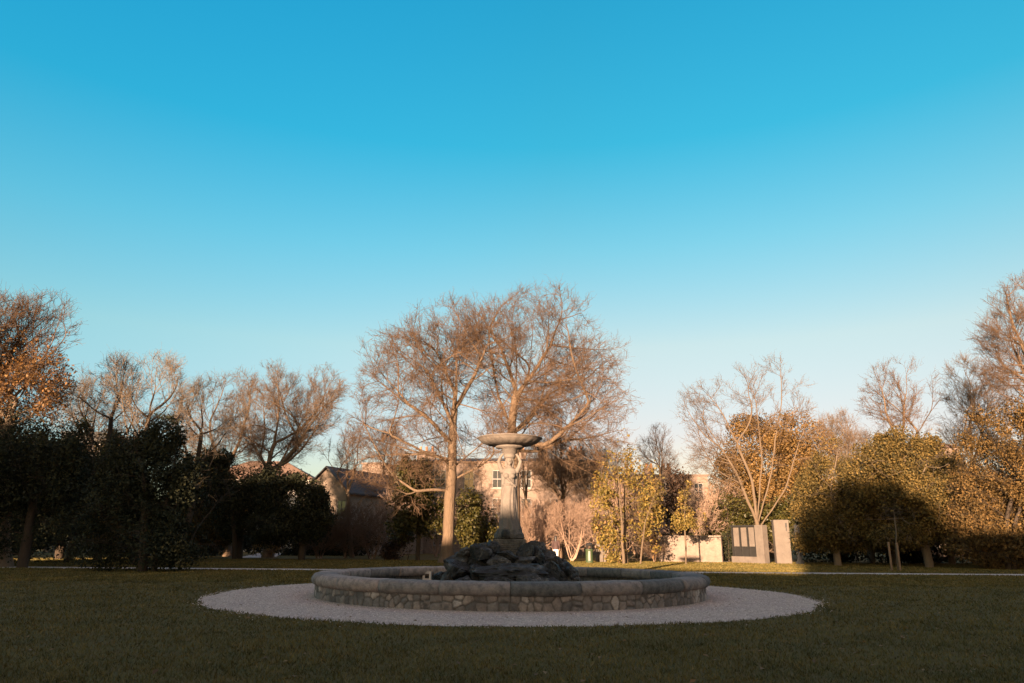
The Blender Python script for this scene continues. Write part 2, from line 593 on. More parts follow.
def leafy_tree(name, label, px, d, blobs, n, size, mat, seed, trunk_r=.15, bark='bark_dark', stems=1, stem_top=.75, cat='evergreen tree', group='evergreen trees and shrubs',
               clump=.25, cs=1.1, shell=.42, branches=0, deep=.85, aspect=.55, droop=.1, twigs=.9, stem_spread=.3):
    rng = np.random.default_rng(seed)
    b = base(px, d)
    root = empty(name, b, 0, label, cat, group)
    L = lobes_px(blobs, d, b, deep)
    L0, L = L, sublobes(L, rng)
    ph = phases(rng)
    ph2 = phases(rng)
    pts, outd = in_lobes(L, int(n * 1.9), rng, shell)
    v = wob(pts, ph, cs) + .7 * wob(pts, ph2, cs * 2.3) + rng.normal(size=len(pts)) * .2
    keep = (v > -clump) & (pts[:, 2] > .03)
    pts, outd = pts[keep][:n], outd[keep][:n]
    pts = pts + nrm(rng.normal(size=pts.shape)) * (size * rng.random(len(pts)) ** 3 * 2.2)[:, None]
    link_mesh('crown', leaves('crown', pts, outd, size, rng, aspect, droop=droop), M[mat], root)
    zt = max(c[2] + r[2] * .3 for c, r in L0) * stem_top
    cx = np.mean([c[0] for c, r in L]); cy = np.mean([c[1] for c, r in L])
    P, PA = [], []
    for s in range(stems):
        o = rng.normal(size=2) * (stem_spread if stems > 1 else 0)
        top = np.array([cx * .8 + o[0] * 3, cy * .8 + o[1] * 3, zt * rng.uniform(.8, 1)])
        pl = polyline([(o[0], o[1], -.15), (o[0] * 1.5 + cx * .15, o[1] * 1.5, zt * .4), tuple(top)], .3)
        for k, q in enumerate(pl):
            PA.append(-1 if k == 0 else len(P) - 1)
            P.append(q + rng.normal(size=3) * .03 * (k > 0))
    at, _ = in_lobes([(c, tuple(1.12 * x for x in r)) for c, r in L0], branches or 260, rng, .4)
    at = at[at[:, 2] > .5]
    pos, par, pd = grow(P, PA, at, .35, .5, rng)
    if par[0] < 0 and stems > 1:
        pass
    pos, par, rad = skeleton(pos, par, pd, rng, trunk_r, twigs=twigs, twig_len=.7)
    link_mesh('trunk', tubes('trunk', pos, par, rad, np.ones(len(pos), bool)), M[bark], root, True)
    return root
def copy_tree(o, px, d, label, scale=1, rz=0, squash=1, group=None):
    c = o.copy()
    COL.objects.link(c)
    for ch in list(o.children):
        k = ch.copy()
        COL.objects.link(k)
        k.parent = c
    c.location = base(px, d)
    c.rotation_euler = (0, 0, rz)
    c.scale = (scale, scale, scale * squash)
    c['label'] = label
    if group: c['group'] = group
    return c

# ------------------------------------------------------------------ ground, gravel, paths
FR, PR = 7.45, 5.03                                     # gravel radius, outer radius of the pool rim
def edge_r(th):
    return FR + .05 * math.sin(th * 7 + 1) + .04 * math.sin(th * 17) + .03 * math.sin(th * 41 + 2)

t = NT('lawn')
p = t.pos()
n1 = t.noise(p, .35, 5, .6)
n2 = t.noise(p, 3.5, 6, .7)
n3 = t.noise(p, 60, 4, .7)
c = t.mix(t.ramp(n1, [(.35, (0, 0, 0)), (.65, (1, 1, 1))]), (.13, .105, .034), (.095, .085, .03))
c = t.mix(t.ramp(n2, [(.4, (0, 0, 0)), (.7, (1, 1, 1))]), c, (.16, .11, .045))
c = t.mix(t.ramp(n3, [(.3, (0, 0, 0)), (.7, (1, 1, 1))]), t.mix(1.0, c, (.6, .6, .6), 'MULTIPLY'), c)
t.set(Base_Color=c, Roughness=.95)
t.b.inputs['Specular IOR Level'].default_value = .1
t.bump(t.math('ADD', n3, t.math('MULTIPLY', n2, 1.5)), .8, .03)
M['lawn'] = t.m
t = NT('gravel')
p = t.pos()
v = t.n('TexVoronoi', Scale=38.0)
t.put(v.inputs['Vector'], p)
n1 = t.noise(p, .9, 4)
n2 = t.noise(p, 9, 5, .7)
c = t.mix(v.outputs['Color'], (.46, .34, .285), (.72, .565, .445))
c = t.mix(t.ramp(n1, [(.35, (0, 0, 0)), (.7, (1, 1, 1))]), c, (.47, .35, .305))
c = t.mix(t.ramp(n2, [(.45, (0, 0, 0)), (.7, (1, 1, 1))]), c, (.29, .22, .19))
t.set(Base_Color=c, Roughness=.9)
t.bump(v.outputs['Distance'], .9, .03)
M['gravel'] = t.m
M['path'] = stone_mat('path', (.36, .31, .27), (.46, .41, .37), (.52, .48, .43), 2, .3)
M['dirt'] = stone_mat('dirt', (.10, .07, .04), (.16, .105, .06), (.07, .055, .03), 1.2, .4)

R0 = 900
bm = bmesh.new()
rings = [0, 4, 8, 12, 16, 20, 26, 34, 44, 60, 90, 150, 300, R0]
prev = None
for r in rings:
    if r == 0:
        prev = [bm.verts.new((0, 0, 0))]
        continue
    cur = []
    for k in range(64):
        a = 2 * math.pi * k / 64
        cur.append(bm.verts.new((r * math.cos(a), r * math.sin(a), 0)))
    for k in range(64):
        if len(prev) == 1: bm.faces.new((prev[0], cur[k], cur[(k + 1) % 64]))
        else: bm.faces.new((prev[k], cur[k], cur[(k + 1) % 64], prev[(k + 1) % 64]))
    prev = cur
tag(obj_bm('lawn', bm, M['lawn'], smooth=True), 'dull olive winter lawn around the fountain', 'lawn', kind='structure')
bm = bmesh.new()
N = 360
inner = [bm.verts.new((4.6 * math.cos(2 * math.pi * k / N), 4.6 * math.sin(2 * math.pi * k / N), .004)) for k in range(N)]
outer = [bm.verts.new((edge_r(2 * math.pi * k / N) * math.cos(2 * math.pi * k / N), edge_r(2 * math.pi * k / N) * math.sin(2 * math.pi * k / N), .004)) for k in range(N)]
for k in range(N):
    bm.faces.new((inner[k], outer[k], outer[(k + 1) % N], inner[(k + 1) % N]))
tag(obj_bm('gravel_path', bm, M['gravel']), 'ring of pale grey gravel around the fountain pool', 'gravel', kind='structure')
def strip(name, pts, w, mat, label, z=.004):
    bm = bmesh.new()
    pts = [Vector(q) for q in pts]
    # fine steps with slightly uneven edges
    fine = []
    for a, b in zip(pts, pts[1:]):
        k = max(2, int((b - a).length / .8))
        fine += [a.lerp(b, s / k) for s in range(k)]
    fine.append(pts[-1])
    prev = None
    for i, q in enumerate(fine):
        tdir = (fine[min(i + 1, len(fine) - 1)] - fine[max(i - 1, 0)]).normalized()
        s = Vector((-tdir.y, tdir.x, 0))
        e1 = .06 * math.sin(i * 1.7) + .04 * math.sin(i * .63)
        a, b = bm.verts.new(q + s * (w / 2 + e1) + Vector((0, 0, z))), bm.verts.new(q - s * (w / 2 - e1) + Vector((0, 0, z)))
        if prev: bm.faces.new((prev[0], prev[1], b, a))
        prev = (a, b)
    return tag(obj_bm(name, bm, mat), label, 'path', kind='structure')
pl, pr_ = G(60, 567.6), G(1024, 575)
dv = (pr_ - pl)
strip('path', [pl - dv * .3, G(330, 569.9), G(640, 572.3), pr_, pr_ + dv * .4], 1.9, M['path'], 'pale straight path crossing the lawn behind the fountain')
strip('path', [G(640, 563.2), G(720, 561.5), G(768, 563.8), G(800, 565)], 1.6, M['path'], 'pinkish path curving in front of the memorial wall', .008)
strip('path', [base(255, 58), base(268, 72), base(275, 90)], 2.6, M['path'], 'grey path running back between the dark trees on the left', .008)
strip('path', [base(20, 48), base(56, 41), base(75, 47)], 2.4, M['path'], 'grey path bending behind the dark shrubs at the left edge', .008)

# ------------------------------------------------------------------ fountain
M['rubble'] = None
t = NT('rubble')
at = t.n('Attribute', attribute_name='stone')
mo = t.n('Attribute', attribute_name='mortar')
o = t.obj()
n2 = t.noise(o, 14, 7, .7)
n1 = t.noise(o, 2.2, 5, .65)
c = t.ramp(at.outputs['Fac'], [(0, (.14, .12, .11)), (.3, (.33, .265, .23)), (.55, (.23, .21, .197)), (.8, (.42, .335, .285)), (1, (.56, .50, .46))])
c = t.mix(t.ramp(n2, [(.35, (0, 0, 0)), (.7, (1, 1, 1))]), t.mix(1.0, c, (.6, .58, .56), 'MULTIPLY'), c)
c = t.mix(t.ramp(n1, [(.5, (0, 0, 0)), (.68, (1, 1, 1))]), c, (.10, .09, .085))
c = t.mix(mo.outputs['Fac'], c, (.10, .086, .077))
t.set(Base_Color=c, Roughness=.92)
t.bump(n2, .6, .02)
M['rubble'] = t.m
M['coping'] = stone_mat('coping', (.19, .165, .15), (.27, .225, .20), (.14, .13, .12), 4.5, .6, (.085, .08, .077))
M['rock'] = stone_mat('rock', (.013, .0135, .014), (.032, .031, .030), (.20, .19, .18), 4.5, .9, (.009, .01, .01))
M['rock'].node_tree.nodes['Principled BSDF'].inputs['Roughness'].default_value = .5
M['rock2'] = stone_mat('rock2', (.028, .027, .026), (.075, .07, .066), (.34, .32, .30), 4.5, .9, (.014, .015, .015))
M['statue'] = stone_mat('statue', (.135, .115, .10), (.19, .16, .14), (.25, .215, .185), 3.0, .5, (.13, .11, .098))
M['dish'] = stone_mat('dish', (.165, .138, .118), (.23, .19, .162), (.29, .245, .21), 3.0, .4, (.12, .10, .086))
M['plinth'] = stone_mat('plinth', (.07, .062, .055), (.13, .115, .10), (.21, .185, .165), 6, .7, (.03, .029, .027))
M['water'] = NT('water').m
wb = M['water'].node_tree.nodes['Principled BSDF']
wb.inputs['Base Color'].default_value = (.012, .016, .014, 1)
wb.inputs['Roughness'].default_value = .06

fountain = empty('fountain', (0, 0, 0), 0, 'round stone fountain with a draped woman statue holding up a wide bowl', 'fountain')
# rubble wall with real relief: a ring of voronoi stones
rng = np.random.default_rng(5)
NU, NV, RW, HW = 1500, 16, PR - .10, .30
circ = 2 * math.pi * RW
us, vs = np.meshgrid(np.arange(NU) / NU * circ, np.linspace(0, HW, NV), indexing='ij')
sd = []
u0 = 0
while u0 < circ:                                       # irregular rubble, one to three courses deep
    w = rng.uniform(.09, .27)
    k = rng.choice([1, 2, 2, 2, 3])
    for q in range(k):
        sd.append((u0 + w / 2 + rng.normal() * .035, HW * (q + .5) / k + rng.normal() * .022, w))
    u0 += w
sd = np.array(sd)
du = np.abs(us.ravel()[:, None] - sd[None, :, 0])
du = np.minimum(du, circ - du)
dv2 = vs.ravel()[:, None] - sd[None, :, 1]
dd = np.sqrt(du ** 2 + dv2 ** 2)
o2 = np.argsort(dd, 1)[:, :2]
f1 = np.take_along_axis(dd, o2[:, :1], 1)[:, 0]
f2 = np.take_along_axis(dd, o2[:, 1:2], 1)[:, 0]
edge = f2 - f1 + rng.normal(size=len(f1)) * .006
rel = np.clip(edge / .05, 0, 1) ** .6 * .04 + rng.normal(size=len(f1)) * .003
srnd = rng.random(len(sd))
rr = RW - .03 + rel
ang = us.ravel() / RW
vv = np.stack([rr * np.cos(ang), rr * np.sin(ang), vs.ravel()], 1)
iu, iv = np.meshgrid(np.arange(NU), np.arange(NV - 1), indexing='ij')
i0 = (iu * NV + iv).ravel(); i1 = (((iu + 1) % NU) * NV + iv).ravel()
me = mesh_np('pool_wall', vv, np.stack([i0, i1, i1 + 1, i0 + 1], 1))
a1 = me.attributes.new('stone', 'FLOAT', 'POINT'); a1.data.foreach_set('value', srnd[o2[:, 0]].astype(np.float32))
a2 = me.attributes.new('mortar', 'FLOAT', 'POINT'); a2.data.foreach_set('value', np.clip(1.3 - edge / .028, 0, 1).astype(np.float32))
link_mesh('pool_wall', me, M['rubble'], fountain, True)
# coping stones: a rounded profile swept over short arcs
def coping_mesh(seed, da):
    rg = random.Random(seed)
    bm = bmesh.new()
    prof = []
    for k in range(22):                                # outer nose round, flat top falling inward
        a = -math.pi / 2 + math.pi * k / 13
        if k <= 13: prof.append((PR - .13 + .135 * math.cos(a), .405 + .135 * math.sin(a)))
    prof += [(PR - .28, .547), (PR - .45, .545), (PR - .60, .53), (PR - .64, .50), (PR - .64, .40), (PR - .60, .285), (PR - .3, .275)]
    ns = 18
    rows = []
    for s in range(ns + 1):
        a = (s / ns - .5) * (da - .0018)
        endf = min(s, ns - s)
        row = []
        for (r, z) in prof:
            q = Vector((r * math.cos(a), r * math.sin(a), z))
            nz = noise.fractal(q * 2.2 + Vector((seed * 7.1, 0, 0)), 1, 2, 4) * .014 + noise.noise(q * 14 + Vector((seed, 3, 1))) * .004
            rad = Vector((r - (PR - .35), z - .41))
            shrink = 1 + nz / .2 - (.028 if endf == 0 else (.005 if endf == 1 else 0))
            r2, z2 = PR - .35 + rad.x * shrink, .41 + rad.y * shrink
            row.append(bm.verts.new((r2 * math.cos(a), r2 * math.sin(a), z2)))
        rows.append(row)
    m = len(prof)
    for a, b in zip(rows, rows[1:]):
        for k in range(m):
            bm.faces.new((a[k], b[k], b[(k + 1) % m], a[(k + 1) % m]))
    bm.faces.new(rows[0]); bm.faces.new(rows[-1][::-1])
    bmesh.ops.recalc_face_normals(bm, faces=bm.faces[:])
    me = bpy.data.meshes.new('coping_stone')
    bm.to_mesh(me); bm.free()
    return me
NC = 22
cms = [coping_mesh(s, 2 * math.pi / NC) for s in range(5)]
def coping_mat(k, c1, c2, c3, dk):
    return stone_mat('coping_%d' % k, c1, c2, c3, 1.6, .5, dk)
cmat = [M['coping'], stone_mat('coping_bounce_pink', (.28, .22, .19), (.38, .295, .25), (.21, .17, .15), 4.0, .6, (.12, .10, .09)),
        stone_mat('coping_greenish', (.10, .10, .097), (.155, .145, .137), (.075, .076, .075), 5.0, .6, (.05, .052, .051))]
for cm, k in zip(cms, (0, 1, 2, 0, 1)):
    cm.materials.append(cmat[k])
for k in range(NC):
    th = math.radians(-90) + (k + .5) * 2 * math.pi / NC
    cx = math.cos(th)
    pick = [1, 4, 0][k % 3] if cx < -.25 else ([0, 3, 2][k % 3] if cx < .1 else [2, 3, 2, 0][k % 4])  # warm bounce painted in: pinker, lighter stones left, darker cool ones right
    o = link_mesh('coping_stone', cms[pick], None, fountain, True)
    o.rotation_euler = (0, 0, th)
bm = bmesh.new()
for a, b, flip in (((PR - .52, .02), (PR - .52, .29), 0),):
    r1 = [bm.verts.new((a[0] * math.cos(2 * math.pi * k / 96), a[0] * math.sin(2 * math.pi * k / 96), a[1])) for k in range(96)]
    r2 = [bm.verts.new((b[0] * math.cos(2 * math.pi * k / 96), b[0] * math.sin(2 * math.pi * k / 96), b[1])) for k in range(96)]
    for k in range(96):
        bm.faces.new((r1[k], r2[k], r2[(k + 1) % 96], r1[(k + 1) % 96]))
    bm.faces.new(r1)
obj_bm('pool_lining', bm, M['plinth'], fountain)
bm = bmesh.new()
bm.faces.new([bm.verts.new(((PR - .523) * math.cos(2 * math.pi * k / 96), (PR - .523) * math.sin(2 * math.pi * k / 96), .10)) for k in range(96)])
obj_bm('pool_water', bm, M['water'], fountain)
M['pale_stone'] = flat_mat('pale_stone', (.62, .52, .45), .8)
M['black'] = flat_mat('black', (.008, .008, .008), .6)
op = W(427, 23.2, 577)
bm = bmesh.new()
for dx, dz, sx, sz in ((-.1, 0, .06, .26), (.1, 0, .06, .26), (0, .1, .14, .06), (0, -.1, .14, .06)):
    box(bm, (op.x + dx, op.y, .27 + dz), (sx, .12, sz))
ob = obj_bm('outlet_box', bm, M['pale_stone'], fountain)
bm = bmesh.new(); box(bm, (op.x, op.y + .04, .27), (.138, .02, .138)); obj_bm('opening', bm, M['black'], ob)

# rocks
def rock_mesh(seed, dims, cuts=9, sub=4):
    rg = random.Random(seed)
    bm = bmesh.new()
    bmesh.ops.create_icosphere(bm, subdivisions=sub, radius=1)
    planes = []
    for _ in range(cuts):
        nv = Vector((rg.gauss(0, 1), rg.gauss(0, 1), rg.gauss(0, .9))).normalized()
        planes.append((nv, rg.uniform(.42, .8)))
    off = Vector((seed * 3.3, seed * 1.7, 0))
    for v in bm.verts:
        q = v.co.copy()
        q *= 1 + .22 * noise.noise(q * 1.3 + off)
        for nv, h in planes:
            e = q.dot(nv) - h
            if e > 0: q -= nv * e * .97
        q *= 1 + .10 * noise.fractal(q * 2.6 + off, .9, 2.1, 6) + .05 * noise.noise(q * 9 + off)
        rdg = abs(noise.noise(q * 2.2 + off * 2))
        q *= 1 - .16 * max(0, .10 - rdg) / .10
        v.co = Vector((q.x * dims[0], q.y * dims[1], q.z * dims[2])) * 1.25
    me = bpy.data.meshes.new('rock')
    bm.to_mesh(me); bm.free()
    return me
rocks = [  # px, py, d, (half sizes), tilt, material
    (461, 570, 18.6, (.42, .42, .40), 0, 0), (449, 577, 18.5, (.26, .3, .28), .2, 1), (466, 553, 19.0, (.30, .3, .22), -.3, 1), (478, 574, 18.3, (.34, .34, .25), .1, 0),
    (476, 560, 18.9, (.30, .3, .28), .4, 0), (511, 568, 18.2, (.86, .48, .23), -.05, 0), (502, 579, 17.9, (.55, .4, .18), 0, 0), (532, 579, 17.9, (.5, .4, .2), .05, 1),
    (552, 568, 18.6, (.40, .42, .36), -.2, 0), (568, 572, 18.9, (.30, .34, .33), .15, 0), (572, 580, 18.8, (.25, .3, .25), 0, 1), (549, 555, 19.3, (.34, .32, .24), .15, 1),
    (536, 553, 18.9, (.28, .28, .24), -.3, 0), (488, 552, 18.8, (.32, .32, .26), .5, 1), (497, 559, 18.5, (.34, .3, .2), .25, 1), (522, 558, 18.6, (.4, .32, .16), -.25, 1),
    (558, 560, 19.6, (.34, .34, .24), 0, 0), (470, 560, 20.0, (.42, .4, .36), 0, 0), (512, 560, 20.6, (.7, .5, .4), 0, 0), (555, 568, 20.5, (.5, .5, .38), 0, 0),
    (445, 579, 19.3, (.3, .34, .25), 0, 0), (481, 545, 19.3, (.22, .22, .18), .2, 0), (541, 547, 19.4, (.2, .22, .2), .3, 0), (464, 580, 18.0, (.3, .3, .16), .1, 0), (553, 581, 18.0, (.34, .3, .16), -.1, 0),
    (489, 547, 18.9, (.26, .24, .24), .3, 0), (527, 549, 18.8, (.24, .24, .22), -.2, 0), (536, 545, 19.5, (.26, .24, .26), .2, 1), (480, 551, 18.6, (.28, .28, .26), -.2, 0), (455, 562, 18.9, (.34, .32, .30), .1, 1), (508, 552, 18.5, (.26, .2, .14), .1, 0)]
for i, (px, py, d, dm, tl, mt) in enumerate(rocks):
    dm = tuple(.88 * q for q in dm)
    py += 2.5 if px < 500 else 4.5
    o = link_mesh('rock', rock_mesh(40 + i, dm), M['rock2' if mt else 'rock'], fountain, False)
    p = W(px, d, py)
    o.location = p
    o.rotation_euler = (0, tl, 0)
bm = bmesh.new()                                        # heap core under the rocks
lathe(bm, [(1.4, .02), (1.2, .35), (.85, .65), (.5, .9), (.35, 1.05)], 20)
for v in bm.verts:
    v.co *= 1 + .1 * noise.noise(v.co * 1.7)
obj_bm('rock_core', bm, M['rock'], fountain)
# pedestal with carved inscription band and moulding
sx0 = W(509, 19.4, 545).x
ped_z0, ped_z1, foot_z = W(509, 19.4, 556).z, W(509, 19.4, 539).z, W(509, 19.4, 529).z
ped = empty('pedestal', (sx0, -.15, 0)); ped.parent = fountain
bm = bmesh.new()
box(bm, (0, 0, (ped_z0 + ped_z1) / 2), (.86, .72, ped_z1 - ped_z0), 0, .02)
obj_bm('die', bm, M['plinth'], ped)
bm = bmesh.new()
rg = random.Random(3)
for k in range(5):                                      # worn, unreadable carved lines
    z = ped_z0 + .13 + k * (ped_z1 - ped_z0 - .18) / 5
    box(bm, (-.02, -.361, z), (.62, .02, .03), 0, .006)
obj_bm('carved_band', bm, M['plinth'], ped)
bm = bmesh.new()
lathe(bm, [(.36, 0), (.40, .03), (.40, .12), (.36, .17), (.33, foot_z - ped_z1)], 10, (0, 0, ped_z1))
for v in bm.verts:
    v.co += Vector((noise.noise(v.co * 6), noise.noise(v.co * 6 + Vector((4, 0, 0))), 0)) * .03
obj_bm('statue_base', bm, M['plinth'], ped)
bm = bmesh.new()                                        # dark carved mask on the base
ball(bm, (-.09, -.36, ped_z1 + .12), (.12, .08, .12), 3)
for v in bm.verts:
    v.co += v.co.normalized() * .02 * noise.noise(v.co * 16)
obj_bm('carved_mask', bm, M['rock'], ped)
# statue: one continuous draped figure
HF = W(509, 19.4, 456).z - foot_z                       # feet to crown of the head
def robe(bm):
    rows = [(0, .33, .28, .01), (.06, .31, .265, .01), (.25, .265, .225, .0), (.5, .245, .205, -.01), (.75, .225, .19, -.015), (.95, .215, .175, -.015), (1.08, .205, .165, -.01),
            (1.18, .175, .14, 0), (1.27, .175, .145, .0), (1.36, .19, .15, .0), (1.45, .20, .135, .0), (1.51, .185, .11, 0), (1.55, .11, .085, 0), (1.58, .06, .06, 0)]
    N = 96
    rings = []
    for z, rx, ry, ox in rows:
        if z < 1.45: rx *= .84
        amp = .12 * max(0, 1 - z / 1.25) + .025
        if z > 1.5: amp = 0
        ring = []
        for k in range(N):
            a = 2 * math.pi * k / N
            tw = a + .25 * math.sin(z * 3) + .12 * z
            f = amp * (.55 * math.sin(9 * tw + 1.5 * z) + .45 * math.sin(14 * tw - 2.2 * z + 1) + .3 * math.sin(5 * tw + 1))
            knee = .06 * math.exp(-((z - .55) / .18) ** 2) * max(0, math.cos(a + math.pi / 2 - .5)) ** 4
            ring.append(bm.verts.new((ox + rx * (1 + f + knee) * math.cos(a), ry * (1 + f + knee * 2) * math.sin(a), z)))
        rings.append(ring)
    for a, b in zip(rings, rings[1:]):
        for k in range(N):
            bm.faces.new((a[k], a[(k + 1) % N], b[(k + 1) % N], b[k]))
    bm.faces.new(rings[0][::-1]); bm.faces.new(rings[-1])
bm = bmesh.new()
robe(bm)
for s in (-1, 1):
    ball(bm, (s * .075, -.12, 1.33), (.075, .07, .07), 2)                   # bust
    ball(bm, (s * .19, 0, 1.47), (.075, .075, .075), 2)                     # shoulder
    loft(bm, [(s * .18, 0, 1.45), (s * .25, -.03, 1.58), (s * .285, -.05, 1.72)], [(.068, .068), (.058, .058), (.045, .045)], 12)
    loft(bm, [(s * .285, -.05, 1.70), (s * .24, -.04, 1.82), (s * .17, -.02, 1.915)], [.047, .04, .028], 12)
    loft(bm, [(s * .17, -.02, 1.90), (s * .145, -.04, 1.945), (s * .12, -.05, 1.985)], [(.034, .018), (.04, .018), (.036, .015)], 10)   # palm
    for q in range(4):
        y = -.075 + q * .018
        l = (.062, .072, .066, .05)[q]
        loft(bm, [(s * .12, y, 1.98), (s * .108, y - .004, 1.98 + l * .6), (s * .09, y, 1.98 + l)], [.0095, .009, .007], 6)
    loft(bm, [(s * .14, -.075, 1.93), (s * .11, -.095, 1.955), (s * .095, -.10, 1.985)], [.011, .01, .008], 6)
    loft(bm, [(s * .19, .05, 1.50), (s * .165, .08, 1.25), (s * .16, .10, .9), (s * .17, .12, .45), (s * .19, .13, .02)], [(.05, .06), (.05, .08), (.05, .08), (.06, .09), (.08, .1)], 10)   # hanging mantle edge
    loft(bm, [(s * .09, -.17, .03), (s * .10, -.28, .025)], [(.05, .035), (.035, .022)], 8)                                                # foot tips
loft(bm, [(-.17, -.09, 1.40), (0, -.165, 1.22), (.17, -.12, 1.05)], [.02, .025, .02], 8)                                                    # sash
loft(bm, [(-.2, -.08, 1.1), (0, -.18, 1.12), (.2, -.08, 1.1)], [.022, .024, .022], 8)
loft(bm, [(0, 0, 1.52), (0, -.01, 1.62)], [.058, .052], 12)                                                                                  # neck
ball(bm, (0, -.015, 1.725), (.080, .098, .118), 3)
loft(bm, [(0, -.105, 1.755), (0, -.132, 1.715), (0, -.10, 1.705)], [.010, .017, .013], 8)                                                    # nose
ball(bm, (0, -.10, 1.678), (.026, .016, .010), 2); ball(bm, (0, -.088, 1.635), (.03, .026, .022), 2)
for s in (-1, 1):
    ball(bm, (s * .033, -.098, 1.735), (.014, .010, .008), 2); ball(bm, (s * .035, -.10, 1.758), (.024, .012, .007), 2)
    ball(bm, (s * .08, 0, 1.715), (.014, .022, .03), 2)
    loft(bm, [(0, -.085, 1.815), (s * .075, -.045, 1.79), (s * .095, .02, 1.70), (s * .075, .05, 1.56), (s * .07, .06, 1.42)], [.028, .034, .036, .034, .022], 10)
ball(bm, (0, .035, 1.755), (.095, .10, .11), 3)
for v in bm.verts:
    v.co *= HF / 1.845
st = remeshed('statue', bm, .011, M['statue'], fountain, 1)
st.location = (sx0, -.15, foot_z - .01)
# bowl on its stem
hz = foot_z + HF
bz0, bz1 = W(509, 19.4, 446.2).z, W(509, 19.4, 438.2).z
RB = 33.5 / ppm(19.45) * 1.0
bowl = empty('bowl', (sx0, -.15, 0)); bowl.parent = fountain
bm = bmesh.new()
lathe(bm, [(.15, hz - .06), (.165, hz), (.15, hz + .05), (.20, hz + .07), (.22, bz0 - .06), (.38, bz0 - .045), (.39, bz0 - .01), (.36, bz0 + .01), (.30, bz0 + .02)], 40)
obj_bm('stem', bm, M['statue'], bowl, True)
bm = bmesh.new()
hb = bz1 - bz0
prof = [(.30, bz0), (.44, bz0 + .02), (.60, bz0 + hb * .16), (.73, bz0 + hb * .40), (RB - .045, bz0 + hb * .74), (RB - .015, bz0 + hb * .93), (RB + .01, bz0 + hb * .95), (RB + .015, bz1), (RB - .03, bz1 + .015), (RB - .08, bz1 - .01), (.6, bz0 + hb * .6), (.2, bz0 + hb * .4)]
rings = lathe(bm, prof, 96)
for ri in (2, 3):
    for k, v in enumerate(rings[ri]):
        g = 1 + .06 * abs(math.sin(k / 96 * 2 * math.pi * 10)) ** .6 - .045
        v.co.x *= g; v.co.y *= g
obj_bm('dish', bm, M['dish'], bowl, True)

# ------------------------------------------------------------------ buildings
M['stone_pink'] = stone_mat('stone_pink', (.14, .10, .082), (.22, .16, .13), (.30, .225, .185), 2.6, .4)
M['stone_warm'] = stone_mat('stone_warm', (.16, .12, .095), (.23, .175, .14), (.29, .225, .18), 1.5, .5)
M['slate'] = stone_mat('slate', (.045, .045, .05), (.07, .068, .072), (.10, .095, .095), 3, .4)
M['tile_red'] = stone_mat('tile_red', (.15, .09, .065), (.20, .125, .09), (.24, .155, .115), 3, .4)
M['render_white'] = flat_mat('render_white', (.42, .38, .35), .85, 0, .1)
M['grey_block'] = flat_mat('grey_block', (.05, .053, .058), .8)
M['frame_white'] = flat_mat('frame_white', (.26, .235, .22), .6)
M['glass'] = NT('glass').m
gb = M['glass'].node_tree.nodes['Principled BSDF']
gb.inputs['Base Color'].default_value = (.03, .035, .04, 1); gb.inputs['Roughness'].default_value = .08
M['pot'] = flat_mat('pot', (.42, .2, .11), .8)

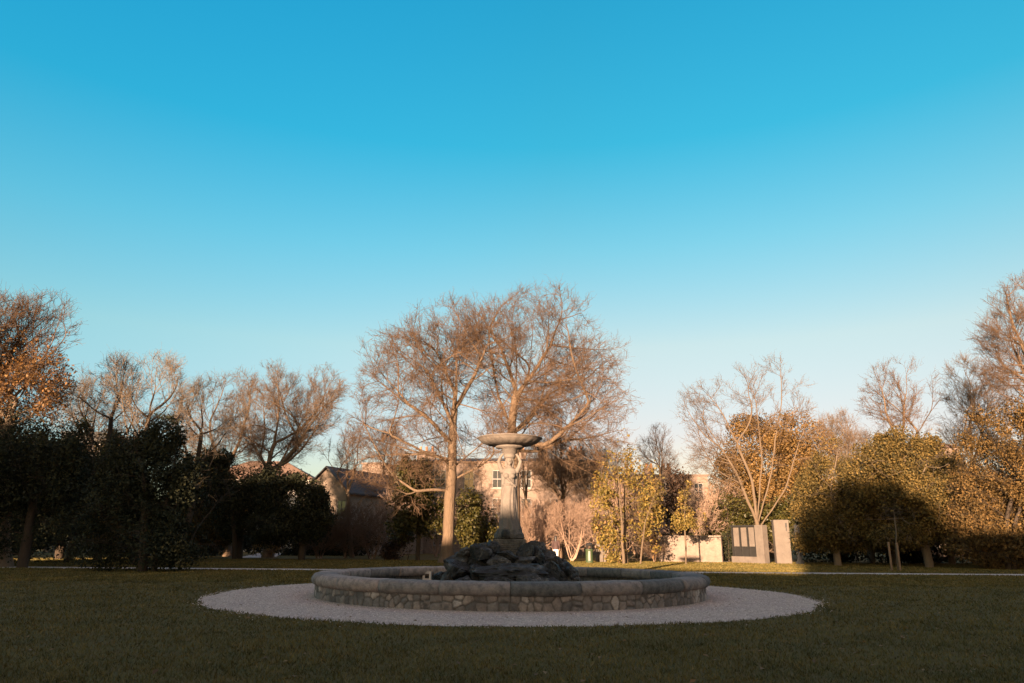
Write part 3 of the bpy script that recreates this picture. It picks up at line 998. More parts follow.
def building(name, label, x0, x1, d, ztop, depth, wall, roof=None, rows=2, cols=4, ww=1.1, wh=1.7, rz=0, roof_h=2.5, gable=False, chimneys=(), cat='building', sill0=1.0, parapet=True, group=None):
    """x0, x1 photo columns of the front; local frame: front at y = 0, going back"""
    a, b = base(x0, d), base(x1, d)
    w = (b - a).length
    root = empty(name, a.lerp(b, .5), rz, label, cat, group)
    xs, zs = [-w / 2], [0.0]
    for cidx in range(cols):
        cx = -w / 2 + w * (cidx + .5) / cols
        xs += [cx - ww / 2, cx + ww / 2]
    xs.append(w / 2)
    fh = (ztop - .6) / rows
    for r in range(rows):
        z = r * fh + min(sill0, fh - wh - .2)
        zs += [z, z + wh]
    zs.append(ztop)
    bm = bmesh.new()
    def quad(*p): bm.faces.new([bm.verts.new(q) for q in p])
    wins = []
    for i in range(len(xs) - 1):
        for j in range(len(zs) - 1):
            A, B, C_, D_ = (xs[i], 0, zs[j]), (xs[i + 1], 0, zs[j]), (xs[i + 1], 0, zs[j + 1]), (xs[i], 0, zs[j + 1])
            if i % 2 == 1 and j % 2 == 1:
                wins.append((xs[i], xs[i + 1], zs[j], zs[j + 1]))
                y = .18
                for (p, q) in ((A, B), (B, C_), (C_, D_), (D_, A)):
                    quad(p, q, (q[0], y, q[2]), (p[0], y, p[2]))
            else: quad(A, B, C_, D_)
    hw = w / 2
    quad((-hw, 0, 0), (-hw, depth, 0), (-hw, depth, ztop), (-hw, 0, ztop))
    quad((hw, 0, 0), (hw, depth, 0), (hw, depth, ztop), (hw, 0, ztop))
    quad((-hw, depth, 0), (hw, depth, 0), (hw, depth, ztop), (-hw, depth, ztop))
    if gable:
        quad((-hw, 0, ztop), (hw, 0, ztop), (0, 0, ztop + roof_h))
        quad((-hw, depth, ztop), (hw, depth, ztop), (0, depth, ztop + roof_h))
    elif not roof:
        quad((-hw, 0, ztop), (hw, 0, ztop), (hw, depth, ztop), (-hw, depth, ztop))
    bmesh.ops.remove_doubles(bm, verts=bm.verts[:], dist=.0005)
    obj_bm('wall', bm, M[wall], root)
    for (u0, u1, v0, v1) in wins:
        bm = bmesh.new()
        cx, cz = (u0 + u1) / 2, (v0 + v1) / 2
        for dx in (-1, 1): box(bm, (cx + dx * (ww / 2 - .045), .12, cz), (.086, .06, wh - .004))
        for dz in (-1, 0, 1): box(bm, (cx, .122, cz + dz * (wh / 2 - .045)), (ww - .18, .055, .08))
        box(bm, (cx, .125, cz), (.04, .04, wh - .18))
        fr = obj_bm('window', bm, M['frame_white'], root)
        bm = bmesh.new(); box(bm, (cx, .165, cz), (ww - .01, .02, wh - .01)); obj_bm('pane', bm, M['glass'], fr)
        bm = bmesh.new(); box(bm, (cx, .0, v0 - .06), (ww + .25, .2, .1)); obj_bm('sill', bm, M['frame_white'], fr)
    if parapet and not gable:
        bm = bmesh.new(); box(bm, (0, depth / 2, ztop + .10), (w + .4, depth + .4, .18), 0, .03); obj_bm('cornice', bm, M[wall], root)
    if roof:
        bm = bmesh.new()
        def quad(*p): bm.faces.new([bm.verts.new(q) for q in p])
        e, z0 = .35, ztop + (.2 if (parapet and not gable) else 0)
        if gable:
            sl = roof_h / hw
            for s in (-1, 1):
                o_ = [(s * (hw + e), -e, ztop - e * sl + .03), (s * (hw + e), depth + e, ztop - e * sl + .03), (0, depth + e, ztop + roof_h + .03), (0, -e, ztop + roof_h + .03)]
                quad(*o_); quad(*[(q[0], q[1], q[2] + .15) for q in o_])
                for p_, q_ in zip(o_, o_[1:] + o_[:1]): quad(p_, q_, (q_[0], q_[1], q_[2] + .15), (p_[0], p_[1], p_[2] + .15))
        else:
            A = [(-hw - e, -e, z0), (hw + e, -e, z0), (hw + e, depth + e, z0), (-hw - e, depth + e, z0)]
            hip = min(hw * .8, depth * .5)
            R1, R2 = (-hw + hip, depth / 2, z0 + roof_h), (hw - hip, depth / 2, z0 + roof_h)
            quad(A[0], A[1], R2, R1); quad(A[2], A[3], R1, R2); quad(A[1], A[2], R2); quad(A[3], A[0], R1); quad(*A[::-1])
        bmesh.ops.remove_doubles(bm, verts=bm.verts[:], dist=.0005)
        obj_bm('roof', bm, M[roof], root)
    for (cx, cy, z0, h, sx, sy, npots) in chimneys:
        bm = bmesh.new()
        box(bm, (cx, cy, z0 + h / 2), (sx, sy, h)); box(bm, (cx, cy, z0 + h + .1), (sx + .18, sy + .18, .2), 0, .03)
        ch = obj_bm('chimney', bm, M[wall], root)
        for k in range(npots):
            bm = bmesh.new()
            lathe(bm, [(.15, 0), (.17, .05), (.13, .5), (.16, .55), (.16, .6)], 10, (cx + (k - (npots - 1) / 2) * sx / npots, cy, z0 + h + .2))
            obj_bm('chimney_pot', bm, M['pot'], ch)
    return root
def zt(px, d, py): return W(px, d, py).z
building('stone_house', 'wide pinkish stone house with sash windows behind the two tallest bare trees', 393, 600, 82, zt(500, 82, 463), 12, 'stone_pink', 'slate', 3, 7, 1.2, 2.0, math.radians(-4), 1.0,
         chimneys=[(-9, 4, zt(500, 82, 463), 1.6, 2.2, .9, 3), (2, 5, zt(500, 82, 463), 1.7, 2.0, .9, 3), (9, 4, zt(500, 82, 463), 1.6, 2.0, .9, 3)], cat='house')
building('gabled_house', 'house with a lit gable end and dark slate roof left of the central trees', 293, 350, 70, zt(325, 70, 492), 14, 'stone_warm', 'slate', 2, 3, 1.1, 1.6, math.radians(-24), 2.3, True, cat='house')
building('stone_tower', 'tall square stone block rising behind the slate roof', 356, 379, 90, zt(367, 90, 464), 4, 'stone_pink', None, 3, 2, .7, 1.2, math.radians(-15), cat='building')
building('stone_annex', 'low stone block between the stone tower and the wide stone house', 381, 396, 88, zt(388, 88, 472), 5, 'stone_pink', None, 3, 1, 1.0, 1.8, math.radians(-10), cat='building')
building('white_house', 'white house with red tiled roof glimpsed through the pair of left bare trees', 190, 306, 86, zt(250, 86, 479), 9, 'render_white', 'tile_red', 3, 6, 1.1, 1.8, math.radians(3), 2.6, parapet=False, cat='house')
building('terrace_house', 'pink stone terrace with a row of chimneys right of the yellow leafy tree', 618, 712, 86, zt(670, 86, 476), 10, 'stone_pink', None, 3, 5, 1.1, 2.0, math.radians(-3),
         chimneys=[(-1.0, 3, zt(670, 86, 476), 1.0, 1.2, .8, 2), (1.1, 3, zt(670, 86, 476), 1.0, 1.1, .8, 2), (-3.4, 3, zt(670, 86, 476), .9, 1.0, .8, 2)], cat='house')
building('slate_house', 'small house with a steep dark roof behind the low stone wall', 672, 712, 64, zt(690, 64, 530), 6, 'stone_warm', 'slate', 1, 2, .9, 1.2, math.radians(12), 1.9, True, cat='house')
building('office_block', 'dark grey flat roofed block in shade behind the left shrubs', 44, 92, 72, zt(75, 72, 434), 10, 'grey_block', None, 4, 3, 1.2, 1.4, math.radians(10), cat='building')
building('brick_house', 'pink house corner glimpsed between the two right hand evergreens', 930, 975, 82, zt(950, 82, 448), 8, 'stone_pink', 'tile_red', 3, 3, 1.0, 1.6, math.radians(-6), 1.6, parapet=False, cat='house')
# unseen houses added behind the camera, sized to shade the lawn and trees
def shade_pt(u, w):
    ca, sa = math.cos(SUN_AZ), math.sin(SUN_AZ)
    return Vector((u * ca + w * sa, CAMY - u * sa + w * ca, 0))
def back_house(name, label, u0, u1, ztop, roof, rh, gable=False, ch=()):
    r = building(name, label, 400, 500, 80, ztop, 10, 'stone_warm', roof, max(2, int(ztop / 3.4)), 5, 1.1, 1.7, 0, rh, gable, ch, cat='house')
    w0 = 100 * 80 / 739
    r.location = shade_pt((u0 + u1) / 2, -34)
    r.scale.x = (u1 - u0) / w0
    r.rotation_euler.z = -SUN_AZ + math.pi
    return r
back_house('shade_house', 'tall unseen house added behind the photographer on the left for its shade', -44, -23.6, 12.0, 'slate', 1.6)
back_house('shade_house', 'very tall unseen house added far left behind the photographer for its shade', -80, -49, 17, 'slate', 1.6)
back_house('shade_house', 'long low unseen house added behind the photographer in the middle for its shade', -23.6, -15.5, 8.5, 'slate', 1.2)
back_house('shade_house', 'lowest unseen house added behind the photographer for its shade', -15.6, 2, 6.9, 'slate', 1.0)
back_house('shade_house', 'unseen house added behind the photographer on the right for its shade', 1.6, 40, 9.8, 'slate', 1.4)

# ------------------------------------------------------------------ garden wall, memorial, small things
M['concrete'] = stone_mat('concrete', (.105, .088, .076), (.15, .124, .107), (.19, .158, .136), 2.2, .25)
M['wall_stone'] = stone_mat('wall_stone', (.15, .115, .095), (.23, .18, .15), (.29, .235, .2), 3.0, .7)
M['bronze'] = flat_mat('bronze', (.035, .033, .032), .5, .3)
a, b = base(660, 54), base(723, 52)
gw = empty('garden_wall', a.lerp(b, .5), math.atan2(b.y - a.y, b.x - a.x), 'low pinkish stone garden wall left of the memorial', 'wall')
L_ = (b - a).length
bm = bmesh.new(); box(bm, (0, 0, .85), (L_, .4, 1.7))
bmesh.ops.subdivide_edges(bm, edges=bm.edges[:], cuts=12, use_grid_fill=True)
for v in bm.verts: v.co.y += .05 * noise.noise(v.co * 3); v.co.z += .04 * noise.noise(v.co * 2) * (v.co.z > 1)
obj_bm('masonry', bm, M['wall_stone'], gw)
bm = bmesh.new()
for k in range(9): box(bm, (-L_ / 2 + (k + .5) * L_ / 9, 0, 1.76 + .01 * (k % 3)), (L_ / 9 - .02, .5, .11), 0, .02)
obj_bm('wall_cap', bm, M['wall_stone'], gw)

a, b = base(734, 52), base(763.5, 50)
mw = empty('memorial_wall', b, math.atan2(a.y - b.y, a.x - b.x), 'concrete memorial wall with three panels, each pale above and dark below', 'memorial')
L_ = (b - a).length                                     # local x runs away from the end pier
hm = zt(763, 50, 525)
bm = bmesh.new(); box(bm, (L_ / 2, 0, .22), (L_, .5, .44), 0, .02); obj_bm('base', bm, M['concrete'], mw)
bm = bmesh.new(); box(bm, (0, 0, hm / 2), (.62, .56, hm), 0, .02); obj_bm('end_pier', bm, M['concrete'], mw)
for k in range(3):
    x0_, x1_ = .35 + k * (L_ - .5) / 3, .35 + (k + 1) * (L_ - .5) / 3
    bm = bmesh.new(); box(bm, ((x0_ + x1_) / 2, .02, (.76)), (x1_ - x0_ - .1, .16, .64)); lo = obj_bm('lower_panel', bm, M['bronze'], mw)
    lo['label'] = 'dark lower panel'
    bm = bmesh.new(); box(bm, ((x0_ + x1_) / 2, 0, 1.1 + (hm - 1.25) / 2), (x1_ - x0_ - .1, .2, hm - 1.25)); obj_bm('upper_panel', bm, M['concrete'], mw)
    bm = bmesh.new(); box(bm, (x1_, 0, hm / 2 + .2), (.1, .42, hm - .45)); obj_bm('post', bm, M['bronze'], mw)
bm = bmesh.new(); box(bm, (.37, 0, hm / 2 + .2), (.1, .42, hm - .45)); obj_bm('post', bm, M['bronze'], mw)
bm = bmesh.new(); box(bm, (L_ / 2 + .15, 0, hm - .05), (L_ - .35, .5, .12)); obj_bm('cap', bm, M['bronze'], mw)

a = base(783.5, 50)
hs = zt(783, 50, 520)
sl = empty('standing_slab', a, math.radians(-8), 'tall pale standing stone slab right of the memorial wall', 'monument')
bm = bmesh.new()
lathe(bm, [(.5, 0), (.5, hs)], 4)
bmesh.ops.rotate(bm, verts=bm.verts[:], cent=(0, 0, 0), matrix=Matrix.Rotation(math.pi / 4, 3, 'Z'))
for v in bm.verts:
    v.co.x *= 1.38; v.co.y *= .95
    if v.co.z > 1 and v.co.x > 0: v.co.z -= .0
bmesh.ops.bevel(bm, geom=bm.edges[:], offset=.02, segments=2, affect='EDGES')
obj_bm('shaft', bm, M['concrete'], sl)
bm = bmesh.new(); box(bm, (.3, -.345, hs - .35), (.12, .03, .3), 0, .01); box(bm, (.3, -.345, hs - .62), (.07, .03, .2), 0, .01); obj_bm('carving', bm, M['bronze'], sl)
a = base(800, 49)
bm = bmesh.new(); box(bm, (0, 0, 1.25), (.24, .24, 2.5), .3, .02); box(bm, (0, 0, .1), (.36, .36, .2), .3, .02)
o = obj_bm('stone_post', bm, M['grey_block']); o.location = a
tag(o, 'thin dark grey post in shade right of the standing slab', 'post')

M['bin_green'] = flat_mat('bin_green', (.05, .075, .035), .5)
a = base(589.5, 49)
bn = empty('litter_bin', a, 0, 'green cylindrical litter bin with a pale front strip and dark hood', 'bin')
bm = bmesh.new()
lathe(bm, [(.24, 0), (.26, .03), (.26, .06), (.245, .08), (.25, .78), (.27, .80), (.27, .86), (.25, .88)], 20); obj_bm('body', bm, M['bin_green'], bn, True)
bm = bmesh.new()
for k in range(4):
    an = math.pi / 4 + k * math.pi / 2
    box(bm, (.2 * math.cos(an), .2 * math.sin(an), .98), (.04, .04, .24), an)
lathe(bm, [(.25, 1.09), (.27, 1.11), (.22, 1.2), (.1, 1.27), (.02, 1.28)], 20); obj_bm('hood', bm, M['bronze'], bn)
bm = bmesh.new(); box(bm, (-.03, -.25, .45), (.13, .03, .6), 0, .005); obj_bm('front_strip', bm, M['frame_white'], bn)
a = base(601, 51)
bm = bmesh.new(); box(bm, (0, 0, .72), (.62, .5, 1.44), 0, .03); box(bm, (0, 0, 1.5), (.74, .62, .14), 0, .03); box(bm, (-.1, -.32, .25), (.4, .2, .5), 0, .02)
o = obj_bm('stone_pier', bm, M['concrete']); o.location = a
tag(o, 'pale square stone pier just right of the green litter bin', 'pier')

# sapling stakes
M['stake'] = flat_mat('stake', (.20, .125, .075), .85)
sp = base(897, 38)
for k, (dx, dy, hh, lb) in enumerate(((-.28, 0, 1.42, 'left'), (.1, -.1, 1.38, 'right'))):
    bm = bmesh.new(); lathe(bm, [(.052, -.1), (.055, hh - .03), (.045, hh)], 10)
    o = obj_bm('tree_stake', bm, M['stake']); o.location = sp + Vector((dx, dy, 0))
    tag(o, 'round wooden stake on the %s of the staked bare sapling' % lb, 'stake', 'wooden stakes at the sapling')

# person beyond the fountain
M['skin'] = flat_mat('skin', (.42, .25, .17), .6)
M['hair'] = flat_mat('hair', (.012, .009, .008), .5)
M['jacket'] = flat_mat('jacket', (.06, .032, .03), .8, 0, .5)
M['skirt'] = flat_mat('skirt', (.70, .66, .62), .8)
pe = empty('person', base(556, 47), math.radians(160), 'person with long dark hair in a dark jacket and white trousers beyond the rocks', 'person')
bm = bmesh.new()
loft(bm, [(0, 0, .82), (0, 0, .95), (0, .01, 1.1), (0, .01, 1.28), (0, .015, 1.4), (0, .015, 1.45)], [(.15, .11), (.165, .115), (.13, .10), (.165, .11), (.16, .085), (.06, .055)], 14)
loft(bm, [(0, .01, 1.42), (0, 0, 1.52)], [.05, .046], 10)
ball(bm, (0, -.01, 1.58), (.072, .088, .108), 3)
loft(bm, [(0, -.09, 1.60), (0, -.112, 1.57), (0, -.085, 1.56)], [.008, .013, .01], 6)
for s in (-1, 1):
    st_ = .12 * s
    loft(bm, [(s * .085, 0, .88), (s * .09, -.02 - st_ * .5, .48), (s * .085, st_ * .6, .09)], [.083, .055, .036], 12)
    loft(bm, [(s * .085, st_ * .6 + .04, .05), (s * .09, st_ * .6 - .06, .035), (s * .09, st_ * .6 - .15, .025)], [(.035, .045), (.042, .035), (.03, .02)], 8)
    loft(bm, [(s * .17, .01, 1.38), (s * .215, .03 + st_ * .5, 1.12), (s * .21, -.05 + st_ * .6, .90)], [.05, .04, .028], 10)
    hx, hy = s * .21, -.055 + st_ * .6
    loft(bm, [(hx, hy, .905), (hx, hy - .01, .85), (hx, hy - .015, .82)], [(.016, .03), (.018, .038), (.016, .034)], 8)
    for q in range(4):
        y = hy - .04 + q * .017
        loft(bm, [(hx, y, .825), (hx - s * .008, y - .004, .785), (hx - s * .018, y, .755 + .006 * abs(q - 1))], [.009, .008, .007], 6)
    loft(bm, [(hx, hy - .035, .87), (hx - s * .015, hy - .065, .84), (hx - s * .02, hy - .07, .81)], [.011, .01, .008], 6)
body = remeshed('body', bm, .011, M['skin'], pe, 1)
bm = bmesh.new()
loft(bm, [(0, .01, .86), (0, .01, 1.1), (0, .012, 1.28), (0, .016, 1.39), (0, .016, 1.455)], [(.20, .145), (.165, .13), (.19, .135), (.19, .105), (.075, .07)], 16)
for s in (-1, 1):
    st_ = .12 * s
    loft(bm, [(s * .16, .012, 1.40), (s * .218, .03 + st_ * .5, 1.12), (s * .213, -.05 + st_ * .6, .92)], [.068, .056, .044], 12)
remeshed('jacket', bm, .014, M['jacket'], pe, 1)
bm = bmesh.new()
loft(bm, [(0, 0, .97), (0, 0, .86), (0, 0, .78)], [(.17, .13), (.19, .14), (.17, .13)], 14)
for s in (-1, 1):
    st_ = .12 * s
    loft(bm, [(s * .088, 0, .88), (s * .095, -.02 - st_ * .5, .48), (s * .09, st_ * .6, .1)], [.105, .085, .07], 12)
remeshed('trousers', bm, .014, M['skirt'], pe, 1)
bm = bmesh.new()
ball(bm, (0, .022, 1.605), (.092, .095, .108), 3)
loft(bm, [(0, .06, 1.62), (0, .085, 1.5), (0, .10, 1.34)], [(.085, .05), (.09, .05), (.07, .03)], 12)
remeshed('hair', bm, .012, M['hair'], pe, 1)

# ------------------------------------------------------------------ trees
GB = 'bare winter trees'
A1, p1, r1, b1 = bare_tree('bare_tree', 'tall bare tree with a thick straight tan trunk just left of the statue', 446, 47,
    [[(446, 567, 0), (449, 520, 0), (452, 470, 0), (453, 430, .2), (456, 385, .3)], [(450, 490, 0), (425, 490, -.5), (400, 497, -1)], [(454, 480, 0), (480, 466, .5), (498, 452, 1)], [(453, 445, 0), (425, 415, -1), (398, 398, -1.6)], [(453, 425, 0), (432, 380, -.6), (420, 350, -1)], [(454, 410, 0), (475, 375, .8), (487, 345, 1)], [(456, 385, .3), (457, 345, .3)], [(452, 462, 0), (425, 452, -.8), (392, 436, -1.3), (366, 425, -1.5)], [(456, 395, .3), (436, 350, .8), (405, 335, 1)]],
    [(410, 372, 56, 46), (450, 345, 50, 44), (388, 410, 36, 46), (430, 430, 62, 40), (480, 375, 40, 54), (395, 480, 50, 26), (482, 445, 34, 28), (374, 360, 22, 20), (372, 440, 26, 34)], 211, .36, 5200, twigs=.6, twig_len=.8, twig_r=.0095, dens=1.22, up=.012)
A2, p2, r2, b2 = bare_tree('bare_tree', 'tallest bare tree with a broad domed crown rising behind the statue', 514, 50,
    [[(514, 566, 0), (514, 500, 0), (513, 450, 0), (512, 430, 0), (516, 385, 0)], [(513, 440, 0), (545, 446, -.8), (570, 425, -1), (592, 400, -1.2)], [(512, 430, 0), (498, 395, .8), (490, 350, 1)], [(514, 410, 0), (530, 370, .4), (533, 330, .4)], [(513, 450, 0), (535, 452, 1), (565, 440, 1.5), (600, 440, 2)], [(512, 435, 0), (552, 392, 1.5), (585, 380, 2)], [(516, 390, 0), (500, 345, -.6), (482, 318, -1)], [(515, 400, 0), (548, 350, -.8), (560, 320, -1)]],
    [(545, 332, 52, 46), (500, 335, 46, 44), (582, 372, 44, 46), (606, 420, 38, 44), (530, 390, 56, 46), (560, 425, 46, 36), (585, 470, 46, 36), (495, 410, 38, 42)], 212, .42, 6200, twigs=.6, twig_len=.8, twig_r=.0095, dens=1.22, up=.012)
A3, *_ = bare_tree('bare_tree', 'left one of the pair of bare trees behind the dark left grove', 228, 62,
    [[(226, 563, 0), (222, 490, 0), (216, 450, 0)], [(222, 480, 0), (240, 440, 0)]], [(184, 408, 34, 42), (222, 398, 36, 36), (186, 450, 26, 34), (235, 450, 28, 32)], 13, .34, 2600, dens=1.5, bark='bark_tan', twig='twig_grey', twigs=.9, twig_len=.7, twig_r=.0095)
A4, *_ = bare_tree('bare_tree', 'right one of the pair of bare trees, forking wide above the dark left grove', 268, 58,
    [[(268, 563, 0), (269, 500, 0), (268, 466, 0), (277, 430, 0)], [(268, 470, 0), (250, 440, .5), (243, 420, .7)], [(269, 475, 0), (295, 450, -.5), (310, 425, -.8)]], [(280, 402, 42, 38), (316, 412, 30, 44), (250, 425, 26, 36), (272, 445, 44, 28)], 14, .36, 2800, dens=1.45, bark='bark_tan', twig='twig_grey', twigs=.9, twig_len=.7, twig_r=.0095)
A5, *_ = bare_tree('bare_tree', 'thin bare tree with upright twigs in shade between the two left dark masses', 98, 44,
    [[(96, 568, 0), (98, 500, 0), (108, 440, 0), (112, 410, 0)], [(98, 480, 0), (88, 430, 0), (82, 400, 0)], [(100, 470, 0), (128, 430, 0)]], [(112, 410, 30, 48), (85, 395, 14, 28), (135, 430, 20, 40)], 15, .2, 1700, bark='bark_dark', twig='bark_grey', twigs=.9, up=.07, twig_len=.8, twig_r=.009)
A6, p6, r6, b6 = bare_tree('beech_tree', 'half bare tree at the left edge still holding orange brown leaves', 2, 36,
    [[(0, 575, 0), (4, 480, 0), (10, 400, 0), (22, 345, 0)], [(8, 420, 0), (35, 370, 0), (60, 345, 0)], [(5, 440, 0), (-25, 380, 0)]], [(5, 345, 50, 46), (42, 330, 28, 36), (34, 385, 26, 34), (0, 420, 46, 40), (-40, 380, 40, 60)], 16, .35, 3200, bark='bark_grey', twig='twig_red', twigs=1.0, twig_r=.009, dens=1.5, twig_len=.7, cat='beech tree')
rng = np.random.default_rng(77)
zc = zt(20, 36, 330); zl = zt(20, 36, 470)
cand = np.where((r6 < .02) & (p6[:, 2] < zc + 0) & (p6[:, 2] > zl))[0]
wgt = np.clip((zc - p6[cand, 2]) / (zc - zl) * 1.6, .02, 1)
cand = rng.choice(cand, 10500, p=wgt / wgt.sum())
pts = p6[cand] + rng.normal(size=(10500, 3)) * .14
link_mesh('leaves', leaves('leaves', pts, rng.normal(size=pts.shape), .145, rng, .6, droop=.5), M['leaf_brown'], A6)
A7, *_ = bare_tree('bare_tree', 'many stemmed pale bare tree in front of the rounded golden tree', 757, 58,
    [[(757, 562, 0), (758, 530, 0), (752, 480, 0), (735, 440, 0)], [(758, 525, 0), (772, 470, 0), (778, 420, 0)], [(757, 530, 0), (762, 460, .4), (757, 410, .5)], [(756, 520, 0), (735, 470, -.4), (710, 430, -.6), (692, 405, -.6)], [(758, 530, 0), (785, 490, -.5), (800, 440, -.8)]],
    [(740, 405, 42, 40), (768, 395, 36, 34), (705, 415, 24, 30), (795, 440, 26, 40), (722, 450, 34, 30), (715, 480, 30, 25)], 17, .2, 2800, bark='bark_pale', twig='twig_grey', twigs=.7, twig_len=.8, up=.03, twig_r=.0095, dens=.9)
A8, *_ = bare_tree('bare_tree', 'bare tree with a fan shaped crown above the middle right evergreen', 905, 62,
    [[(905, 562, 0), (905, 480, 0), (903, 430, 0)], [(905, 460, 0), (925, 420, 0)], [(905, 460, 0), (885, 410, 0)]], [(903, 395, 36, 32), (885, 420, 24, 30), (925, 420, 24, 34)], 18, .28, 1900, bark='bark_tan', twig='twig_red', twigs=.9, twig_len=.8, up=.06, twig_r=.0095)
A9, *_ = bare_tree('bare_tree', 'narrow upright bare tree right of the fan shaped one', 972, 58,
    [[(972, 563, 0), (973, 480, 0), (970, 420, 0)], [(972, 470, 0), (985, 420, 0)]], [(968, 400, 18, 40), (985, 410, 16, 40), (972, 440, 26, 30)], 19, .22, 1300, bark='bark_grey', twig='twig_grey', twigs=.9, up=.08, twig_r=.0095)
A10, *_ = bare_tree('bare_tree', 'large sunlit bare tree cut off by the right edge', 1052, 42,
    [[(1052, 568, 0), (1052, 480, 0), (1045, 400, 0), (1040, 330, 0)], [(1050, 420, 0), (1022, 375, 0), (1005, 370, 0)], [(1046, 400, 0), (1015, 330, 0)]], [(1040, 320, 42, 44), (1010, 330, 26, 40), (1012, 390, 24, 34), (1060, 380, 50, 50)], 20, .4, 3400, bark='bark_tan', twig='twig_red', twigs=1.0, twig_len=.75, twig_r=.009)
copy_tree(A5, 842, 72, 'slender bare tree between the golden tree and the right evergreens', 1.1, 2.0)
copy_tree(A5, 136, 40, 'thin dark bare tree rising out of the large ragged shrub', .92, 1.1)
copy_tree(A5, 176, 43, 'thin dark bare tree at the right edge of the large ragged shrub', .88, 3.9)
copy_tree(A5, 68, 47, 'thin dark bare tree before the grey flat roofed block', .95, 5.0)
copy_tree(A8, 664, 68, 'slight bare tree behind the yellow leafy tree and the chimneys', .72, 1.3)
copy_tree(A4, 560, 62, 'bare tree partly hidden behind the statue in front of the stone house', .72, 2.2)
copy_tree(A9, 855, 64, 'narrow bare tree behind the left of the two right evergreens', .8, 1.0)
# staked sapling
A11, *_ = bare_tree('sapling', 'thin bare sapling tied between two stakes on the right lawn', 897, 38, [[(897, 570, 0), (896, 540, 0), (894, 505, 0)]], [(894, 512, 5, 14)], 21, .035, 25, bark='bark_pale', twig='bark_pale', step=.2, twigs=.3, twig_len=.3, twig_r=.006, lens=(.8, .4, .2), cat='sapling', group='young trees', trunk_thr=.013)

GE = 'evergreen trees and shrubs'
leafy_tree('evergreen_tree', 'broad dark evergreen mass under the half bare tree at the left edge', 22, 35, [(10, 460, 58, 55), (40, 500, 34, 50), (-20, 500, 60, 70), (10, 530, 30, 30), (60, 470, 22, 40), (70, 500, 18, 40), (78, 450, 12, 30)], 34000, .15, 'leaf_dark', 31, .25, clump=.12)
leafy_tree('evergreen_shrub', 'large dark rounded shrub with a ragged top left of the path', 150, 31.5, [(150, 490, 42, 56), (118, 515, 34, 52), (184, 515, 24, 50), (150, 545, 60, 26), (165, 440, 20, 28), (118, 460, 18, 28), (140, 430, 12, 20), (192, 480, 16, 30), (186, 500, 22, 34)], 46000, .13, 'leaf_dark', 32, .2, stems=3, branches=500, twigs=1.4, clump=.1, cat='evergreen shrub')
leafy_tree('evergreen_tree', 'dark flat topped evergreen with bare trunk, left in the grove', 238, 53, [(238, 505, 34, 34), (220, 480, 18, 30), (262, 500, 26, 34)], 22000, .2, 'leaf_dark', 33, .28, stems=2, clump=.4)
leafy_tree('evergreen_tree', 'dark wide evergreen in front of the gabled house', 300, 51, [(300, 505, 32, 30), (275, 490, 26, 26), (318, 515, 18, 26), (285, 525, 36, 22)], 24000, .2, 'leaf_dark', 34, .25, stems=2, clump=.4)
leafy_tree('holly_tree', 'green holly with sunlit leaves left of the thick tan trunk', 418, 52, [(415, 485, 22, 36), (424, 515, 26, 26), (405, 520, 22, 26)], 9000, .24, 'leaf_holly', 35, .16, clump=.2, cat='holly')
leafy_tree('holly_bush', 'dark holly bush between the thick tan trunk and the statue', 478, 53, [(478, 528, 22, 26), (468, 505, 14, 18), (488, 545, 16, 18)], 6500, .22, 'leaf_holly', 36, .1, stems=2, clump=.25, cat='holly')
leafy_tree('leafy_tree', 'bushy tree with yellow green leaves and pale stems right of the statue', 626, 48, [(622, 465, 20, 34), (606, 505, 18, 36), (642, 505, 20, 40), (624, 535, 32, 26), (650, 485, 16, 26), (612, 475, 16, 30)], 10500, .20, 'leaf_yellow', 37, .14, 'bark_pale', 6, .95, clump=-.12, shell=.6, cs=1.4, branches=350, twigs=1.5, cat='leafy tree', group='leafy trees', stem_spread=.5)
leafy_tree('plum_tree', 'small dark purple leaved tree beside the yellow leafy tree', 671, 54, [(670, 500, 15, 22), (663, 520, 14, 20), (680, 485, 12, 16)], 3800, .22, 'leaf_purple', 38, .13, clump=.0, branches=150, twigs=1.2, cat='plum tree', group='leafy trees')
leafy_tree('sapling', 'young tree with pale thin trunk and olive leaves in front of the stone wall', 686, 46, [(688, 502, 11, 18), (694, 518, 14, 12), (680, 522, 10, 10)], 3000, .15, 'leaf_yellow', 39, .05, 'bark_pale', 1, 1.1, clump=.2, branches=60, twigs=1.2, cat='sapling', group='young trees')
leafy_tree('rounded_tree', 'big rounded golden brown tree behind the many stemmed bare tree', 775, 68, [(760, 455, 40, 42), (800, 447, 38, 38), (735, 490, 26, 40), (795, 495, 46, 40), (750, 510, 40, 30)], 85000, .20, 'leaf_gold', 40, .25, 'bark_tan', 2, clump=.8, shell=.36, cs=1.2)
leafy_tree('evergreen_tree', 'olive evergreen with a dark low crown, left of the two on the right lawn edge', 838, 46, [(838, 482, 32, 38), (818, 512, 22, 32), (850, 520, 30, 32), (832, 455, 18, 22), (834, 534, 36, 20)], 48000, .15, 'leaf_olive', 41, .22, 'bark_grey', clump=.08, cs=.8)
leafy_tree('evergreen_tree', 'olive evergreen with golden top and leaning pale trunk near the staked sapling', 929, 43.5, [(900, 462, 36, 30), (876, 482, 36, 36), (930, 476, 28, 36), (900, 510, 44, 26), (926, 448, 18, 16), (884, 448, 20, 16), (888, 502, 28, 26), (905, 488, 24, 22), (890, 528, 50, 22), (935, 515, 24, 26)], 62000, .145, 'leaf_olive', 42, .24, 'bark_grey', clump=.08, cs=.8)
